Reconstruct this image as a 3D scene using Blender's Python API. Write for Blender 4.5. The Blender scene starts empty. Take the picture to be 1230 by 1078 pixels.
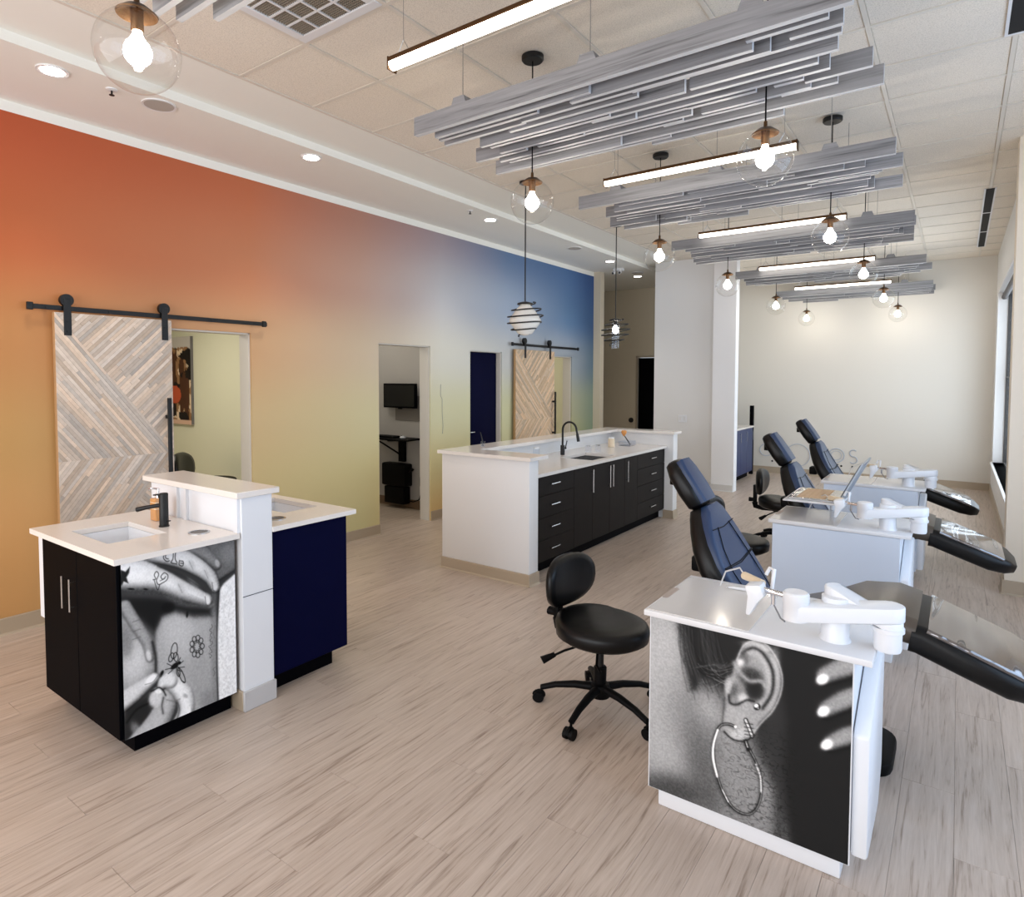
import bpy, bmesh, math, random
import numpy as np
from mathutils import Vector, Matrix
S = bpy.context.scene
COL = S.collection
PI = math.pi
rnd = random.Random(7)

# ------------------------------------------------------------------ camera
def make_camera():
    yaw, pitch, roll = .6314, .0432, .0016
    fwd = Vector((-math.sin(yaw)*math.cos(pitch), math.cos(yaw)*math.cos(pitch), -math.sin(pitch)))
    r = fwd.cross(Vector((0, 0, 1))).normalized(); u = r.cross(fwd)
    c, s = math.cos(roll), math.sin(roll)
    r2 = c*r + s*u; u2 = -s*r + c*u
    cam = bpy.data.cameras.new('camera'); o = bpy.data.objects.new('camera', cam); COL.objects.link(o)
    m = Matrix((r2, u2, -fwd)).transposed().to_4x4(); m.translation = (0, 0, 1.73)
    o.matrix_world = m
    cam.sensor_width = 36; cam.lens = 759.4/1230*36
    cam.shift_x = (615-596.4)/1230; cam.shift_y = -(539-488)/1230
    cam.clip_start = .05; cam.clip_end = 200
    S.camera = o
make_camera()

# ------------------------------------------------------------------ world, daylight, exposure
def s2l(c):
    c = c/255.0
    return c/12.92 if c <= .04045 else ((c+.055)/1.055)**2.4
def C(r, g, b, k=1.0): return (min(1, s2l(r)*k), min(1, s2l(g)*k), min(1, s2l(b)*k), 1)
W = bpy.data.worlds.new('world'); S.world = W; W.use_nodes = True
bgn = W.node_tree.nodes['Background']
bgn.inputs[0].default_value = (.80, .90, 1.0, 1); bgn.inputs[1].default_value = .9
S.view_settings.view_transform = 'Standard'; S.view_settings.look = 'None'
S.view_settings.exposure = 0.0; S.view_settings.gamma = 1
try: S.view_settings.use_curve_mapping = False
except Exception: pass
def area(name, loc, rot, sx, sy, power, col):
    l = bpy.data.lights.new(name, 'AREA'); l.shape = 'RECTANGLE'; l.size = sx; l.size_y = sy
    l.energy = power; l.color = col
    o = bpy.data.objects.new(name, l); COL.objects.link(o); o.location = loc; o.rotation_euler = rot
    return o
# daylight from far window and unseen bay; unseen back opening added to light room
area('daylight_far_window', (.66, 9.6, 1.75), (0, PI/2, 0), 2.5, 4.2, 118, (.82, .91, 1))
area('daylight_bay_window', (1.72, 3.4, 1.75), (0, PI/2, 0), 2.3, 4.6, 100, (.56, .74, 1))
area('daylight_added_back', (-2.2, -2.42, 1.75), (PI/2, 0, 0), 6.0, 2.8, 190, (.96, .97, 1))
BULB = 95.0
TUBE = 6.0
CAN = 24.0

# ------------------------------------------------------------------ materials
MATS = {}
def nt(name):
    m = bpy.data.materials.new(name); m.use_nodes = True
    t = m.node_tree; b = t.nodes['Principled BSDF']
    return m, t, b
def mat(name, col, rough=.5, metal=0, spec=.5, bump=0, bscale=40, var=0, vscale=6, coat=0, stretch=None):
    if name in MATS: return MATS[name]
    m, t, b = nt(name)
    b.inputs['Base Color'].default_value = col; b.inputs['Roughness'].default_value = rough
    b.inputs['Metallic'].default_value = metal; b.inputs['Specular IOR Level'].default_value = spec
    b.inputs['Coat Weight'].default_value = coat; b.inputs['Coat Roughness'].default_value = .08
    if bump or var:
        g = t.nodes.new('ShaderNodeNewGeometry'); mp = t.nodes.new('ShaderNodeMapping')
        t.links.new(g.outputs['Position'], mp.inputs['Vector'])
        if stretch: mp.inputs['Scale'].default_value = stretch
    if var:
        n = t.nodes.new('ShaderNodeTexNoise'); n.inputs['Scale'].default_value = vscale; n.inputs['Detail'].default_value = 4
        t.links.new(mp.outputs[0], n.inputs['Vector'])
        mx = t.nodes.new('ShaderNodeMix'); mx.data_type = 'RGBA'
        mx.inputs[6].default_value = tuple(c*(1-var) for c in col[:3])+(1,)
        mx.inputs[7].default_value = tuple(min(1, c*(1+var)) for c in col[:3])+(1,)
        t.links.new(n.outputs['Fac'], mx.inputs[0]); t.links.new(mx.outputs[2], b.inputs['Base Color'])
    if bump:
        n2 = t.nodes.new('ShaderNodeTexNoise'); n2.inputs['Scale'].default_value = bscale; n2.inputs['Detail'].default_value = 3
        t.links.new(mp.outputs[0], n2.inputs['Vector'])
        bp = t.nodes.new('ShaderNodeBump'); bp.inputs['Strength'].default_value = bump; bp.inputs['Distance'].default_value = .002
        t.links.new(n2.outputs['Fac'], bp.inputs['Height']); t.links.new(bp.outputs[0], b.inputs['Normal'])
    if bump and name == 'glossy_clear_cover': bp.inputs['Distance'].default_value = .06; n2.inputs['Detail'].default_value = 0.5
    MATS[name] = m; return m
def emit(name, col, st):
    if name in MATS: return MATS[name]
    m, t, b = nt(name)
    b.inputs['Base Color'].default_value = (.8, .8, .8, 1)
    b.inputs['Emission Color'].default_value = col; b.inputs['Emission Strength'].default_value = st
    MATS[name] = m; return m
def glassy(name, tint=(1, 1, 1, 1), refl=1.0, rough=.02):
    """thin clear glass: fresnel mix of transparent and glossy"""
    if name in MATS: return MATS[name]
    m, t, b = nt(name); t.nodes.remove(b)
    out = t.nodes['Material Output']
    tr = t.nodes.new('ShaderNodeBsdfTransparent'); tr.inputs[0].default_value = tint
    gl = t.nodes.new('ShaderNodeBsdfGlossy'); gl.inputs['Roughness'].default_value = rough
    fr = t.nodes.new('ShaderNodeLayerWeight')
    pw = t.nodes.new('ShaderNodeMath'); pw.operation = 'POWER'; pw.inputs[1].default_value = 3.2
    t.links.new(fr.outputs['Facing'], pw.inputs[0])
    ma = t.nodes.new('ShaderNodeMath'); ma.operation = 'MULTIPLY_ADD'; ma.inputs[1].default_value = .42*refl; ma.inputs[2].default_value = .035
    t.links.new(pw.outputs[0], ma.inputs[0])
    mx = t.nodes.new('ShaderNodeMixShader')
    t.links.new(ma.outputs[0], mx.inputs[0]); t.links.new(tr.outputs[0], mx.inputs[1]); t.links.new(gl.outputs[0], mx.inputs[2])
    t.links.new(mx.outputs[0], out.inputs['Surface'])
    MATS[name] = m; return m
def attr_mat(name, rough=.6, grain=0, gstretch=(1, 1, 1), spec=.4, coat=0):
    if name in MATS: return MATS[name]
    m, t, b = nt(name)
    a = t.nodes.new('ShaderNodeAttribute'); a.attribute_name = 'Col'
    b.inputs['Roughness'].default_value = rough; b.inputs['Specular IOR Level'].default_value = spec
    b.inputs['Coat Weight'].default_value = coat
    if grain:
        g = t.nodes.new('ShaderNodeNewGeometry'); mp = t.nodes.new('ShaderNodeMapping'); mp.inputs['Scale'].default_value = gstretch
        t.links.new(g.outputs['Position'], mp.inputs['Vector'])
        n = t.nodes.new('ShaderNodeTexNoise'); n.inputs['Scale'].default_value = 30; n.inputs['Detail'].default_value = 5
        t.links.new(mp.outputs[0], n.inputs['Vector'])
        mx = t.nodes.new('ShaderNodeMix'); mx.data_type = 'RGBA'; mx.blend_type = 'MULTIPLY'; mx.inputs[0].default_value = grain
        t.links.new(a.outputs['Color'], mx.inputs[6]); t.links.new(n.outputs['Color'], mx.inputs[7])
        rr = t.nodes.new('ShaderNodeValToRGB'); rr.color_ramp.elements[0].position = .3; rr.color_ramp.elements[1].position = .7
        rr.color_ramp.elements[0].color = (.55, .5, .48, 1); rr.color_ramp.elements[1].color = (1, 1, 1, 1)
        t.links.new(n.outputs['Fac'], rr.inputs[0]); t.links.new(rr.outputs[0], mx.inputs[7])
        t.links.new(mx.outputs[2], b.inputs['Base Color'])
    else:
        t.links.new(a.outputs['Color'], b.inputs['Base Color'])
    MATS[name] = m; return m

WHITE = mat('white_paint', C(226, 225, 224), .6, bump=.08, bscale=120)
SOFF = mat('soffit_paint', C(236, 234, 226), .7, bump=.06, bscale=120)
TAN = mat('taupe_paint', C(204, 192, 170), .7, bump=.06, bscale=120)
TRIM = mat('grey_beige_trim', C(172, 156, 135), .45)
ROOMW = mat('pale_green_paint', C(224, 223, 200), .7, bump=.05)
NICHE = mat('grey_paint', C(178, 174, 172), .7, bump=.05)
LAM = mat('white_laminate', C(228, 230, 234), .3, spec=.5)
LAMP = mat('pale_laminate', C(222, 222, 224), .35)
QUARTZ = mat('white_quartz', C(232, 226, 220), .16, var=.03, vscale=60, spec=.5)
NAVY = mat('navy_laminate', C(2, 4, 40), .6, spec=.06, var=.1, vscale=3)
BLACKL = mat('black_laminate', C(2, 2, 5), .6, spec=.05)
DARKW = mat('dark_wood_laminate', C(34, 30, 28), .55, spec=.1, var=.25, vscale=10, stretch=(8, 8, .6), bump=.1)
BLK = mat('black_metal', C(2, 2, 3), .45, spec=.18)
BLKP = mat('black_plastic', C(2, 2, 3), .55, spec=.14)
LEATH = mat('black_vinyl', C(4, 4, 5), .38, spec=.3, bump=.12, bscale=220)
LEATHB = mat('slate_blue_vinyl', C(28, 50, 84), .42, bump=.12, bscale=220)
LEATHG = mat('grey_vinyl', C(80, 70, 60), .32, bump=.1, bscale=220)
STEEL = mat('brushed_steel', C(190, 190, 190), .25, metal=1)
CHROME = mat('chrome', C(225, 225, 228), .08, metal=1)
BRONZE = mat('dark_bronze', C(92, 66, 42), .35, metal=.8)
TBAR = mat('ceiling_grid_metal', C(216, 208, 196), .45)
DARKIN = mat('dark_duct', C(22, 20, 20), .9)
SINKW = mat('white_ceramic', C(236, 238, 242), .12)
BULBM = emit('bulb_glow', (1, .91, .78, 1), BULB)
TUBEM = emit('tube_glow', (1, .92, .80, 1), TUBE)
CANM = emit('can_glow', (1, .93, .84, 1), CAN)
GLASS = glassy('clear_glass', (.985, .985, .98, 1))
WINGL = glassy('window_glass', (.96, .98, 1, 1), .8)
ACRYL = glassy('clear_acrylic', (.95, .97, 1, 1), 1.4)
AMBER = mat('amber_soap', C(205, 150, 96), .15)
CUP = mat('pale_resin', C(226, 208, 180), .35)

def ceil_tile_mat():
    m, t, b = nt('acoustic_tile'); b.inputs['Roughness'].default_value = .9
    g = t.nodes.new('ShaderNodeNewGeometry')
    n = t.nodes.new('ShaderNodeTexNoise'); n.inputs['Scale'].default_value = 170; n.inputs['Detail'].default_value = 3
    t.links.new(g.outputs['Position'], n.inputs['Vector'])
    r = t.nodes.new('ShaderNodeValToRGB'); r.color_ramp.elements[0].position = .3; r.color_ramp.elements[1].position = .55
    r.color_ramp.elements[0].color = C(206, 196, 182); r.color_ramp.elements[1].color = C(232, 222, 208)
    t.links.new(n.outputs['Fac'], r.inputs[0]); t.links.new(r.outputs[0], b.inputs['Base Color'])
    bp = t.nodes.new('ShaderNodeBump'); bp.inputs['Strength'].default_value = .3; bp.inputs['Distance'].default_value = .003
    t.links.new(n.outputs['Fac'], bp.inputs['Height']); t.links.new(bp.outputs[0], b.inputs['Normal'])
    return m
TILE = ceil_tile_mat()

def wood(name, c0, c1, c2, axis='Y', rough=.45, rand=.12, ring=14.0, knots=False):
    m, t, b = nt(name); b.inputs['Roughness'].default_value = rough
    N = t.nodes; L = t.links
    g = N.new('ShaderNodeNewGeometry'); mp = N.new('ShaderNodeMapping')
    sc = {'Y': (ring, 1.7, ring), 'X': (.9, ring, ring)}[axis]
    mp.inputs['Scale'].default_value = sc
    oi = N.new('ShaderNodeObjectInfo'); cb = N.new('ShaderNodeCombineXYZ')
    mu = N.new('ShaderNodeMath'); mu.operation = 'MULTIPLY'; mu.inputs[1].default_value = 37
    L.new(oi.outputs['Random'], mu.inputs[0])
    for i in range(3): L.new(mu.outputs[0], cb.inputs[i])
    L.new(cb.outputs[0], mp.inputs['Location']); L.new(g.outputs['Position'], mp.inputs['Vector'])
    n = N.new('ShaderNodeTexNoise'); n.inputs['Scale'].default_value = 1.1; n.inputs['Detail'].default_value = 7; n.inputs['Distortion'].default_value = 1.4
    L.new(mp.outputs[0], n.inputs['Vector'])
    n2 = N.new('ShaderNodeTexNoise'); n2.inputs['Scale'].default_value = 7; n2.inputs['Detail'].default_value = 4
    L.new(mp.outputs[0], n2.inputs['Vector'])
    ad = N.new('ShaderNodeMath'); ad.operation = 'MULTIPLY_ADD'; ad.inputs[1].default_value = .35
    L.new(n2.outputs['Fac'], ad.inputs[0]); L.new(n.outputs['Fac'], ad.inputs[2])
    r = N.new('ShaderNodeValToRGB'); e = r.color_ramp.elements
    e[0].position = .42; e[0].color = c0; e[1].position = .86; e[1].color = c2
    k = e.new(.60); k.color = c1
    L.new(ad.outputs[0], r.inputs[0])
    hs = N.new('ShaderNodeHueSaturation')
    mr = N.new('ShaderNodeMapRange'); mr.inputs['To Min'].default_value = 1-rand; mr.inputs['To Max'].default_value = 1+rand
    L.new(oi.outputs['Random'], mr.inputs['Value']); L.new(mr.outputs[0], hs.inputs['Value'])
    L.new(r.outputs[0], hs.inputs['Color'])
    L.new(hs.outputs[0], b.inputs['Base Color'])
    bp = N.new('ShaderNodeBump'); bp.inputs['Strength'].default_value = .15; bp.inputs['Distance'].default_value = .002
    L.new(n2.outputs['Fac'], bp.inputs['Height']); L.new(bp.outputs[0], b.inputs['Normal'])
    return m
FLOORM = wood('vinyl_plank', C(142, 124, 110), C(182, 165, 151), C(196, 180, 167), 'Y', .36, .035, 34)
BEAMM = wood('grey_washed_pine', C(84, 84, 86), C(128, 128, 131), C(146, 146, 149), 'X', .7, .16, 24)
DOORE = mat('pine_edge', C(176, 138, 96), .6, var=.15, vscale=20)

MK = 1.0
def mural():
    m, t, b = nt('mural_gradient_paint'); b.inputs['Roughness'].default_value = .6
    N = t.nodes; L = t.links
    g = N.new('ShaderNodeNewGeometry'); sp = N.new('ShaderNodeSeparateXYZ'); L.new(g.outputs['Position'], sp.inputs[0])
    nz = N.new('ShaderNodeMapRange'); nz.inputs['From Max'].default_value = 3.5
    L.new(sp.outputs['Z'], nz.inputs['Value'])
    zs = [0, .7, 1.3, 2.0, 2.7, 3.5]
    cols = [
     (1.5, [(196,148,92),(206,156,98),(190,145,84),(186,128,72),(180,92,44),(174,76,34)]),
     (3.3, [(208,186,132),(212,190,136),(208,180,132),(204,160,116),(190,122,84),(180,98,60)]),
     (4.6, [(208,200,148),(218,208,156),(212,200,156),(210,188,158),(190,154,136),(170,122,104)]),
     (5.9, [(224,190,130),(220,210,160),(214,210,172),(212,210,198),(186,186,190),(150,136,142)]),
     (7.3, [(200,196,144),(206,202,156),(206,204,162),(200,200,196),(160,174,194),(92,116,150)]),
     (9.0, [(190,182,126),(190,182,126),(182,176,144),(160,166,172),(88,120,156),(70,104,148)]),
     (9.9, [(122,140,118),(130,150,124),(132,150,130),(90,116,134),(54,88,132),(40,74,128)])]
    prev = None
    for i, (y, cs) in enumerate(cols):
        r = N.new('ShaderNodeValToRGB'); r.color_ramp.interpolation = 'EASE'
        e = r.color_ramp.elements
        e[0].position = 0; e[0].color = C(*cs[0], MK); e[1].position = 1; e[1].color = C(*cs[5], MK)
        for k in range(1, 5):
            q = e.new(zs[k]/3.5); q.color = C(*cs[k], MK)
        L.new(nz.outputs[0], r.inputs[0])
        if prev is None: prev = r.outputs[0]
        else:
            f = N.new('ShaderNodeMapRange'); f.inputs['From Min'].default_value = cols[i-1][0]; f.inputs['From Max'].default_value = y
            L.new(sp.outputs['Y'], f.inputs['Value'])
            mx = N.new('ShaderNodeMix'); mx.data_type = 'RGBA'; L.new(f.outputs[0], mx.inputs[0])
            L.new(prev, mx.inputs[6]); L.new(r.outputs[0], mx.inputs[7]); prev = mx.outputs[2]
    L.new(prev, b.inputs['Base Color'])
    return m
MURAL = mural()

# ------------------------------------------------------------------ mesh helpers
class MB:
    def __init__(s): s.v = []; s.f = []; s.c = []
    def add(s, vs, fs, col=None):
        o = len(s.v); s.v += [tuple(v) for v in vs]; s.f += [tuple(i+o for i in f) for f in fs]; s.c += [col]*len(fs); return s
    def box(s, x0, y0, z0, x1, y1, z1, col=None):
        x0, x1 = min(x0, x1), max(x0, x1); y0, y1 = min(y0, y1), max(y0, y1); z0, z1 = min(z0, z1), max(z0, z1)
        return s.add([(x0,y0,z0),(x1,y0,z0),(x1,y1,z0),(x0,y1,z0),(x0,y0,z1),(x1,y0,z1),(x1,y1,z1),(x0,y1,z1)],
              [(0,3,2,1),(4,5,6,7),(0,1,5,4),(1,2,6,5),(2,3,7,6),(3,0,4,7)], col)
    def rings(s, rs, caps=True, col=None):
        n = len(rs[0]); vs = [p for r in rs for p in r]; fs = []
        for i in range(len(rs)-1):
            for j in range(n):
                a, b = i*n+j, i*n+(j+1) % n; fs.append((a, b, b+n, a+n))
        if caps: fs.append(tuple(range(n-1, -1, -1))); fs.append(tuple(range((len(rs)-1)*n, len(rs)*n)))
        return s.add(vs, fs, col)
    def cyl(s, p0, p1, r0, r1=None, n=16, col=None):
        return s.tube([p0, p1], r0 if r1 is None else [r0, r1], n, col)
    def tube(s, path, r, n=8, col=None):
        P = [Vector(p) for p in path]; rs = []
        up = None
        for i, p in enumerate(P):
            d = (P[min(i+1, len(P)-1)]-P[max(i-1, 0)]).normalized()
            if up is None:
                up = Vector((0, 0, 1)) if abs(d.z) < .9 else Vector((1, 0, 0))
            a = d.cross(up).normalized(); b = a.cross(d).normalized(); up = b
            rr = r[i] if isinstance(r, (list, tuple)) else r
            rs.append([p + rr*(math.cos(t)*a + math.sin(t)*b) for t in [2*PI*k/n for k in range(n)]])
        return s.rings(rs, True, col)
    def lathe(s, prof, c=(0, 0, 0), n=24, caps=False, sx=1, sy=1):
        rs = [[(c[0]+r*sx*math.cos(2*PI*k/n), c[1]+r*sy*math.sin(2*PI*k/n), c[2]+z) for k in range(n)] for r, z in prof]
        return s.rings(rs, caps)
    def prism(s, pts, axis, a0, a1, col=None):
        """pts 2-D convex/concave outline extruded along axis; axis 'X': pts=(y,z) 'Y': (x,z) 'Z': (x,y)"""
        def P(p, a): return {'X': (a, p[0], p[1]), 'Y': (p[0], a, p[1]), 'Z': (p[0], p[1], a)}[axis]
        return s.rings([[P(p, a0) for p in pts], [P(p, a1) for p in pts]], True, col)
    def build(s, name, m, parent=None, bevel=0, smooth=False, seg=2, angle=38, colattr=False):
        off = parent['_o'] if parent is not None and '_o' in parent else (0, 0, 0)
        me = bpy.data.meshes.new(name)
        me.from_pydata([(a-off[0], b-off[1], c-off[2]) for a, b, c in s.v], [], s.f)
        if colattr:
            ca = me.color_attributes.new('Col', 'FLOAT_COLOR', 'CORNER')
            arr = []
            for p, c in zip(me.polygons, s.c): arr += list(c)*p.loop_total
            ca.data.foreach_set('color', arr)
        bm = bmesh.new(); bm.from_mesh(me)
        if not colattr:
            bmesh.ops.recalc_face_normals(bm, faces=bm.faces)
        if bevel:
            es = [e for e in bm.edges if len(e.link_faces) == 2 and e.calc_face_angle(0) > .5]
            bmesh.ops.bevel(bm, geom=es, offset=bevel, segments=seg, profile=.5, affect='EDGES', clamp_overlap=True)
        bm.to_mesh(me); bm.free()
        if smooth or bevel:
            me.polygons.foreach_set('use_smooth', [True]*len(me.polygons))
            try: me.set_sharp_from_angle(angle=math.radians(angle))
            except Exception: pass
        me.materials.append(m)
        o = bpy.data.objects.new(name, me); COL.objects.link(o)
        if parent is not None: o.parent = parent; o['_o'] = off
        return o
def B(*a, **k): return MB().box(*a, **k)
def tag(o, label=None, cat=None, group=None, kind=None):
    if label: o['label'] = label
    if cat: o['category'] = cat
    if group: o['group'] = group
    if kind: o['kind'] = kind
    return o
def thing(name, label, cat, loc=(0, 0, 0), group=None):
    o = bpy.data.objects.new(name, None); COL.objects.link(o); o.location = loc; o['_o'] = loc
    o.empty_display_size = .1
    return tag(o, label, cat, group)
def st(o): o['kind'] = 'structure'; return o
def copy_tree(o, parent=None):
    c = o.copy(); COL.objects.link(c)
    if parent is not None: c.parent = parent
    for ch in list(o.children): copy_tree(ch, c)
    return c
def rrect(w, d, r, n=4):
    """rounded rectangle outline centred on 0"""
    r = min(r, w/2-1e-4, d/2-1e-4); pts = []
    for cx, cy, a0 in ((w/2-r, d/2-r, 0), (-w/2+r, d/2-r, 90), (-w/2+r, -d/2+r, 180), (w/2-r, -d/2+r, 270)):
        for k in range(n+1):
            a = math.radians(a0+90*k/n); pts.append((cx+r*math.cos(a), cy+r*math.sin(a)))
    return pts

# ================================================================== THE ROOM SHELL
XW = -5.15; YF = 12.4; ZC = 3.63; ZS = 3.57
# ---- floor
fl = st(B(-9.3, -2.5, -.12, 1.75, 12.6, -.012).build('floor', mat('subfloor', C(150, 130, 112), .7)))
fl['_o'] = (0, 0, 0)
plank_cache = {}
def plank(x0, y0, x1, y1, name='floor_plank'):
    key = (round(x1-x0, 3), round(y1-y0, 3))
    if key not in plank_cache:
        w, h = x1-x0-.0008, y1-y0-.0008
        mb = MB().box(0, 0, 0, w, h, .012)
        o = mb.build(name, FLOORM, fl, bevel=.0006, seg=1); plank_cache[key] = o.data
    else:
        o = bpy.data.objects.new(name, plank_cache[key]); COL.objects.link(o); o.parent = fl
    o.location = (x0, y0, -.012); return o
PW, PL = .185, 1.25
rest = MB(); npl = 0; cand = []
i = 0; x = -5.15
while x < 1.70:
    y = -2.5 - (i*.437) % PL
    while y < 12.4:
        y0, y1 = max(y, -2.5), min(y+PL, 12.4)
        if y1-y0 > .05: cand.append((x, y0, min(x+PW, 1.7), y1))
        y += PL
    x += PW; i += 1
def vis(c):
    cx, cy = (c[0]+c[2])/2, (c[1]+c[3])/2
    d = math.hypot(cx, cy)
    ang = math.degrees(math.atan2(-cx, cy))-36.2
    return (d if c[3] > 1.1 and -46 < ang < 46 else 100+d)
cand.sort(key=vis)
for k, c in enumerate(cand):
    if k < 298: plank(*c)
    else: rest.box(c[0], c[1], -.012, c[2]-.0016, c[3]-.0016, 0)
rest.box(-9.3, -2.5, -.012, -5.1516, 12.4, 0)
r_ = rest.build('far_floor_plank', FLOORM, fl); r_['kind'] = 'stuff'

# ---- left wall (painted mural) with its openings
T = .16
OPEN = [(1.80, 3.30, 2.135), (4.85, 5.69, 2.12), (6.46, 7.17, 2.10), (7.60, 9.14, 2.09)]
def wall_along_y(name, m, x0, x1, y0, y1, z1, openings=(), z0=0):
    mb = MB(); y = y0
    for a, b_, h in openings:
        mb.box(x0, y, z0, x1, a, z1); mb.box(x0, a, h, x1, b_, z1); y = b_
    mb.box(x0, y, z0, x1, y1, z1)
    return st(mb.build(name, m))
wl = wall_along_y('wall_left', MURAL, XW-.02, XW, -2.5, 9.89, 3.50, OPEN)
wall_along_y('wall_left_core', WHITE, XW-T, XW-.0202, -2.5, 9.89, 3.60, OPEN)
st(B(XW-.02, -2.5, 3.50, XW+.002, 9.89, 3.575).build('trim_1', SOFF))
# ---- soffit, ceiling
st(B(-6.6, -2.5, ZS, -4.28, 12.4, ZS+.25).build('ceiling_soffit', SOFF))
st(B(-4.2798, -2.5, ZS, -4.25, 12.4, ZS+.25).build('trim_2', SOFF))
ce = st(B(-4.25, -2.5, ZC, -3.72, YF, ZC+.25).build('ceiling', SOFF)); ce['_o'] = (0, 0, 0)
TX = [-3.72, -3.05, -2.405, -1.75, -1.10, -.45, .20, .85, 1.50]
TY = [2.33-.56*k for k in range(8, 0, -1)] + [2.33+.56*k for k in range(0, 19)]
TY = [y for y in TY if y < YF-.1]+[YF]
tcache = {}
VENT = (1, None)
for ix in range(len(TX)-1):
    for iy in range(len(TY)-1):
        x0, x1, y0, y1 = TX[ix]+.012, TX[ix+1]-.012, TY[iy]+.012, TY[iy+1]-.012
        if ix == 1 and abs(TY[iy+1]-2.33) < .01: continue      # the air vent sits here
        if ix == 6 or ix == 5: pass
        key = (round(x1-x0, 3), round(y1-y0, 3))
        if key not in tcache:
            o = B(0, 0, 0, x1-x0, y1-y0, .02).build('ceiling_tile', TILE, ce, bevel=.004, seg=1); tcache[key] = o.data
        else:
            o = bpy.data.objects.new('ceiling_tile', tcache[key]); COL.objects.link(o); o.parent = ce
        o.location = (x0, y0, ZC+.004)
g = MB()
for x in TX: g.box(x-.012, TY[0], ZC-.002, x+.012, YF, ZC+.022)
for y in TY: g.box(TX[0], y-.012, ZC-.001, TX[-1], y+.012, ZC+.022)
g.build('grid_rail', TBAR, ce)
B(-3.72, -2.5, ZC+.04, 1.75, YF, ZC+.25).build('ceiling_deck', SOFF, ce)
B(1.50, -2.5, ZC, 1.75, YF, ZC+.03).build('ceiling_border', SOFF, ce)
B(-3.72, -2.5, ZC, 1.6, TY[0]-.012, ZC+.03).build('ceiling_border', SOFF, ce)

# ---- far wall, white block, recess
st(B(-3.6, YF, 0, 1.75, YF+.15, ZC+.2).build('wall_far', mat('warm_white_paint', C(218, 213, 204), .6, bump=.05)))
mb = MB(); mb.box(-4.08, 10.0, 0, -3.09, 10.06, ZC+.1); mb.box(-4.08, 10.06, 0, -3.6, 10.2, ZC+.1); mb.box(-4.08, 10.2, 0, -3.95, YF, ZC+.1)
st(mb.build('wall_block', WHITE))
st(B(-3.09, 9.9, 0, -2.75, 10.06, ZC+.1).build('trim_3', mat('bright_white_paint', C(236, 236, 238), .55)))
st(B(-3.6, 10.06, 0, -3.47, YF, ZC+.1).build('wall_alcove', mat('warm_white_paint', C(228, 222, 212), .6)))
mb = MB(); mb.box(XW-T, 9.89, 0, -5.02, 10.03, 3.60)
st(mb.build('trim_4', TAN))
mb = MB(); mb.box(-6.6, 12.2, 0, -5.34, 12.35, 3.60); mb.box(-5.34, 12.2, 2.17, -4.42, 12.35, 3.6); mb.box(-4.42, 12.2, 0, -4.08, 12.35, 3.6)
st(mb.build('wall_recess', TAN))
st(B(-6.75, 10.0, 0, -6.6, 12.35, 3.6).build('wall_recess_side', TAN))
# ---- right wall: window wall, pilaster, bay with windows
mb = MB()
mb.box(.43, 6.72, 0, .62, 12.4, .50); mb.box(.43, 6.72, 3.0, .62, 12.4, ZC+.1); mb.box(.43, 6.72, .5, .62, 7.9, 3.0)
mb.box(.43, 11.9, .50, .62, 12.4, 3.0)
st(mb.build('wall_right', WHITE))
mb = MB(); mb.box(.335, 6.49, 0, 1.75, 6.72, ZC+.1)
st(mb.build('wall_right_pilaster', mat('cream_paint', C(226, 214, 196), .6)))
mb = MB(); mb.box(1.6, -2.5, 0, 1.75, 6.49, .5); mb.box(1.6, -2.5, 3.0, 1.75, 6.49, ZC+.1)
for a, b_ in ((-2.5, 1.0), (5.7, 6.49)): mb.box(1.6, a, .5, 1.75, b_, 3.0)
st(mb.build('wall_right_bay', WHITE))
mb = MB(); mb.box(-5.3, -2.62, 0, 1.75, -2.5, .3); mb.box(-5.3, -2.62, 3.15, 1.75, -2.5, 3.8)
mb.box(-5.3, -2.62, .3, -5.1, -2.5, 3.15); mb.box(.8, -2.62, .3, 1.75, -2.5, 3.15)
st(mb.build('wall_back', WHITE))
st(B(-9.3, -2.6, 3.8, 1.9, 12.7, 3.9).build('ceiling_slab', SOFF))
# windows
def window(name, x, y0, y1, z0, z1, mull, axis='Y'):
    w = st(bpy.data.objects.new(name, None)); COL.objects.link(w); w['_o'] = (0, 0, 0)
    f = MB(); t = .028
    f.box(x-.03, y0, z0, x+.03, y0+t, z1); f.box(x-.03, y1-t, z0, x+.03, y1, z1)
    f.box(x-.03, y0, z0, x+.03, y1, z0+t); f.box(x-.03, y0, z1-t, x+.03, y1, z1)
    f.box(x-.026, y0, 1.75, x+.026, y1, 1.775)
    for q in mull: f.box(x-.03, q-t/2, z0, x+.03, q+t/2, z1)
    f.build('window_frame', mat('window_frame_metal', C(66, 64, 64), .4), w, bevel=.003, seg=1)
    e = [y0]+list(mull)+[y1]
    for a, b_ in zip(e, e[1:]):
        B(x-.003, a+.03, z0+.03, x+.003, b_-.03, z1-.03).build('window_pane', WINGL, w)
    return w
w1 = window('window_1', .58, 7.9, 11.9, .50, 3.0, [9.9])
B(.40, 7.9, .47, .56, 11.93, .50).build('window_sill', WHITE, w1, bevel=.004)
w2 = window('window_2', 1.66, 1.0, 5.7, .5, 3.0, [2.57, 4.13])
# roller blind rolled up
bl = thing('roller_blind', 'grey roller blind rolled up at the top of the right wall window', 'blind', (.50, 10, 2.93))
MB().cyl((.50, 7.95, 2.93), (.50, 11.82, 2.93), .035, n=16).build('blind_roll', mat('blind_fabric', C(96, 92, 90), .8), bl, smooth=True)
B(.478, 11.82, 2.9, .53, 11.9, 3.0).build('blind_bracket', STEEL, bl)

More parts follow.
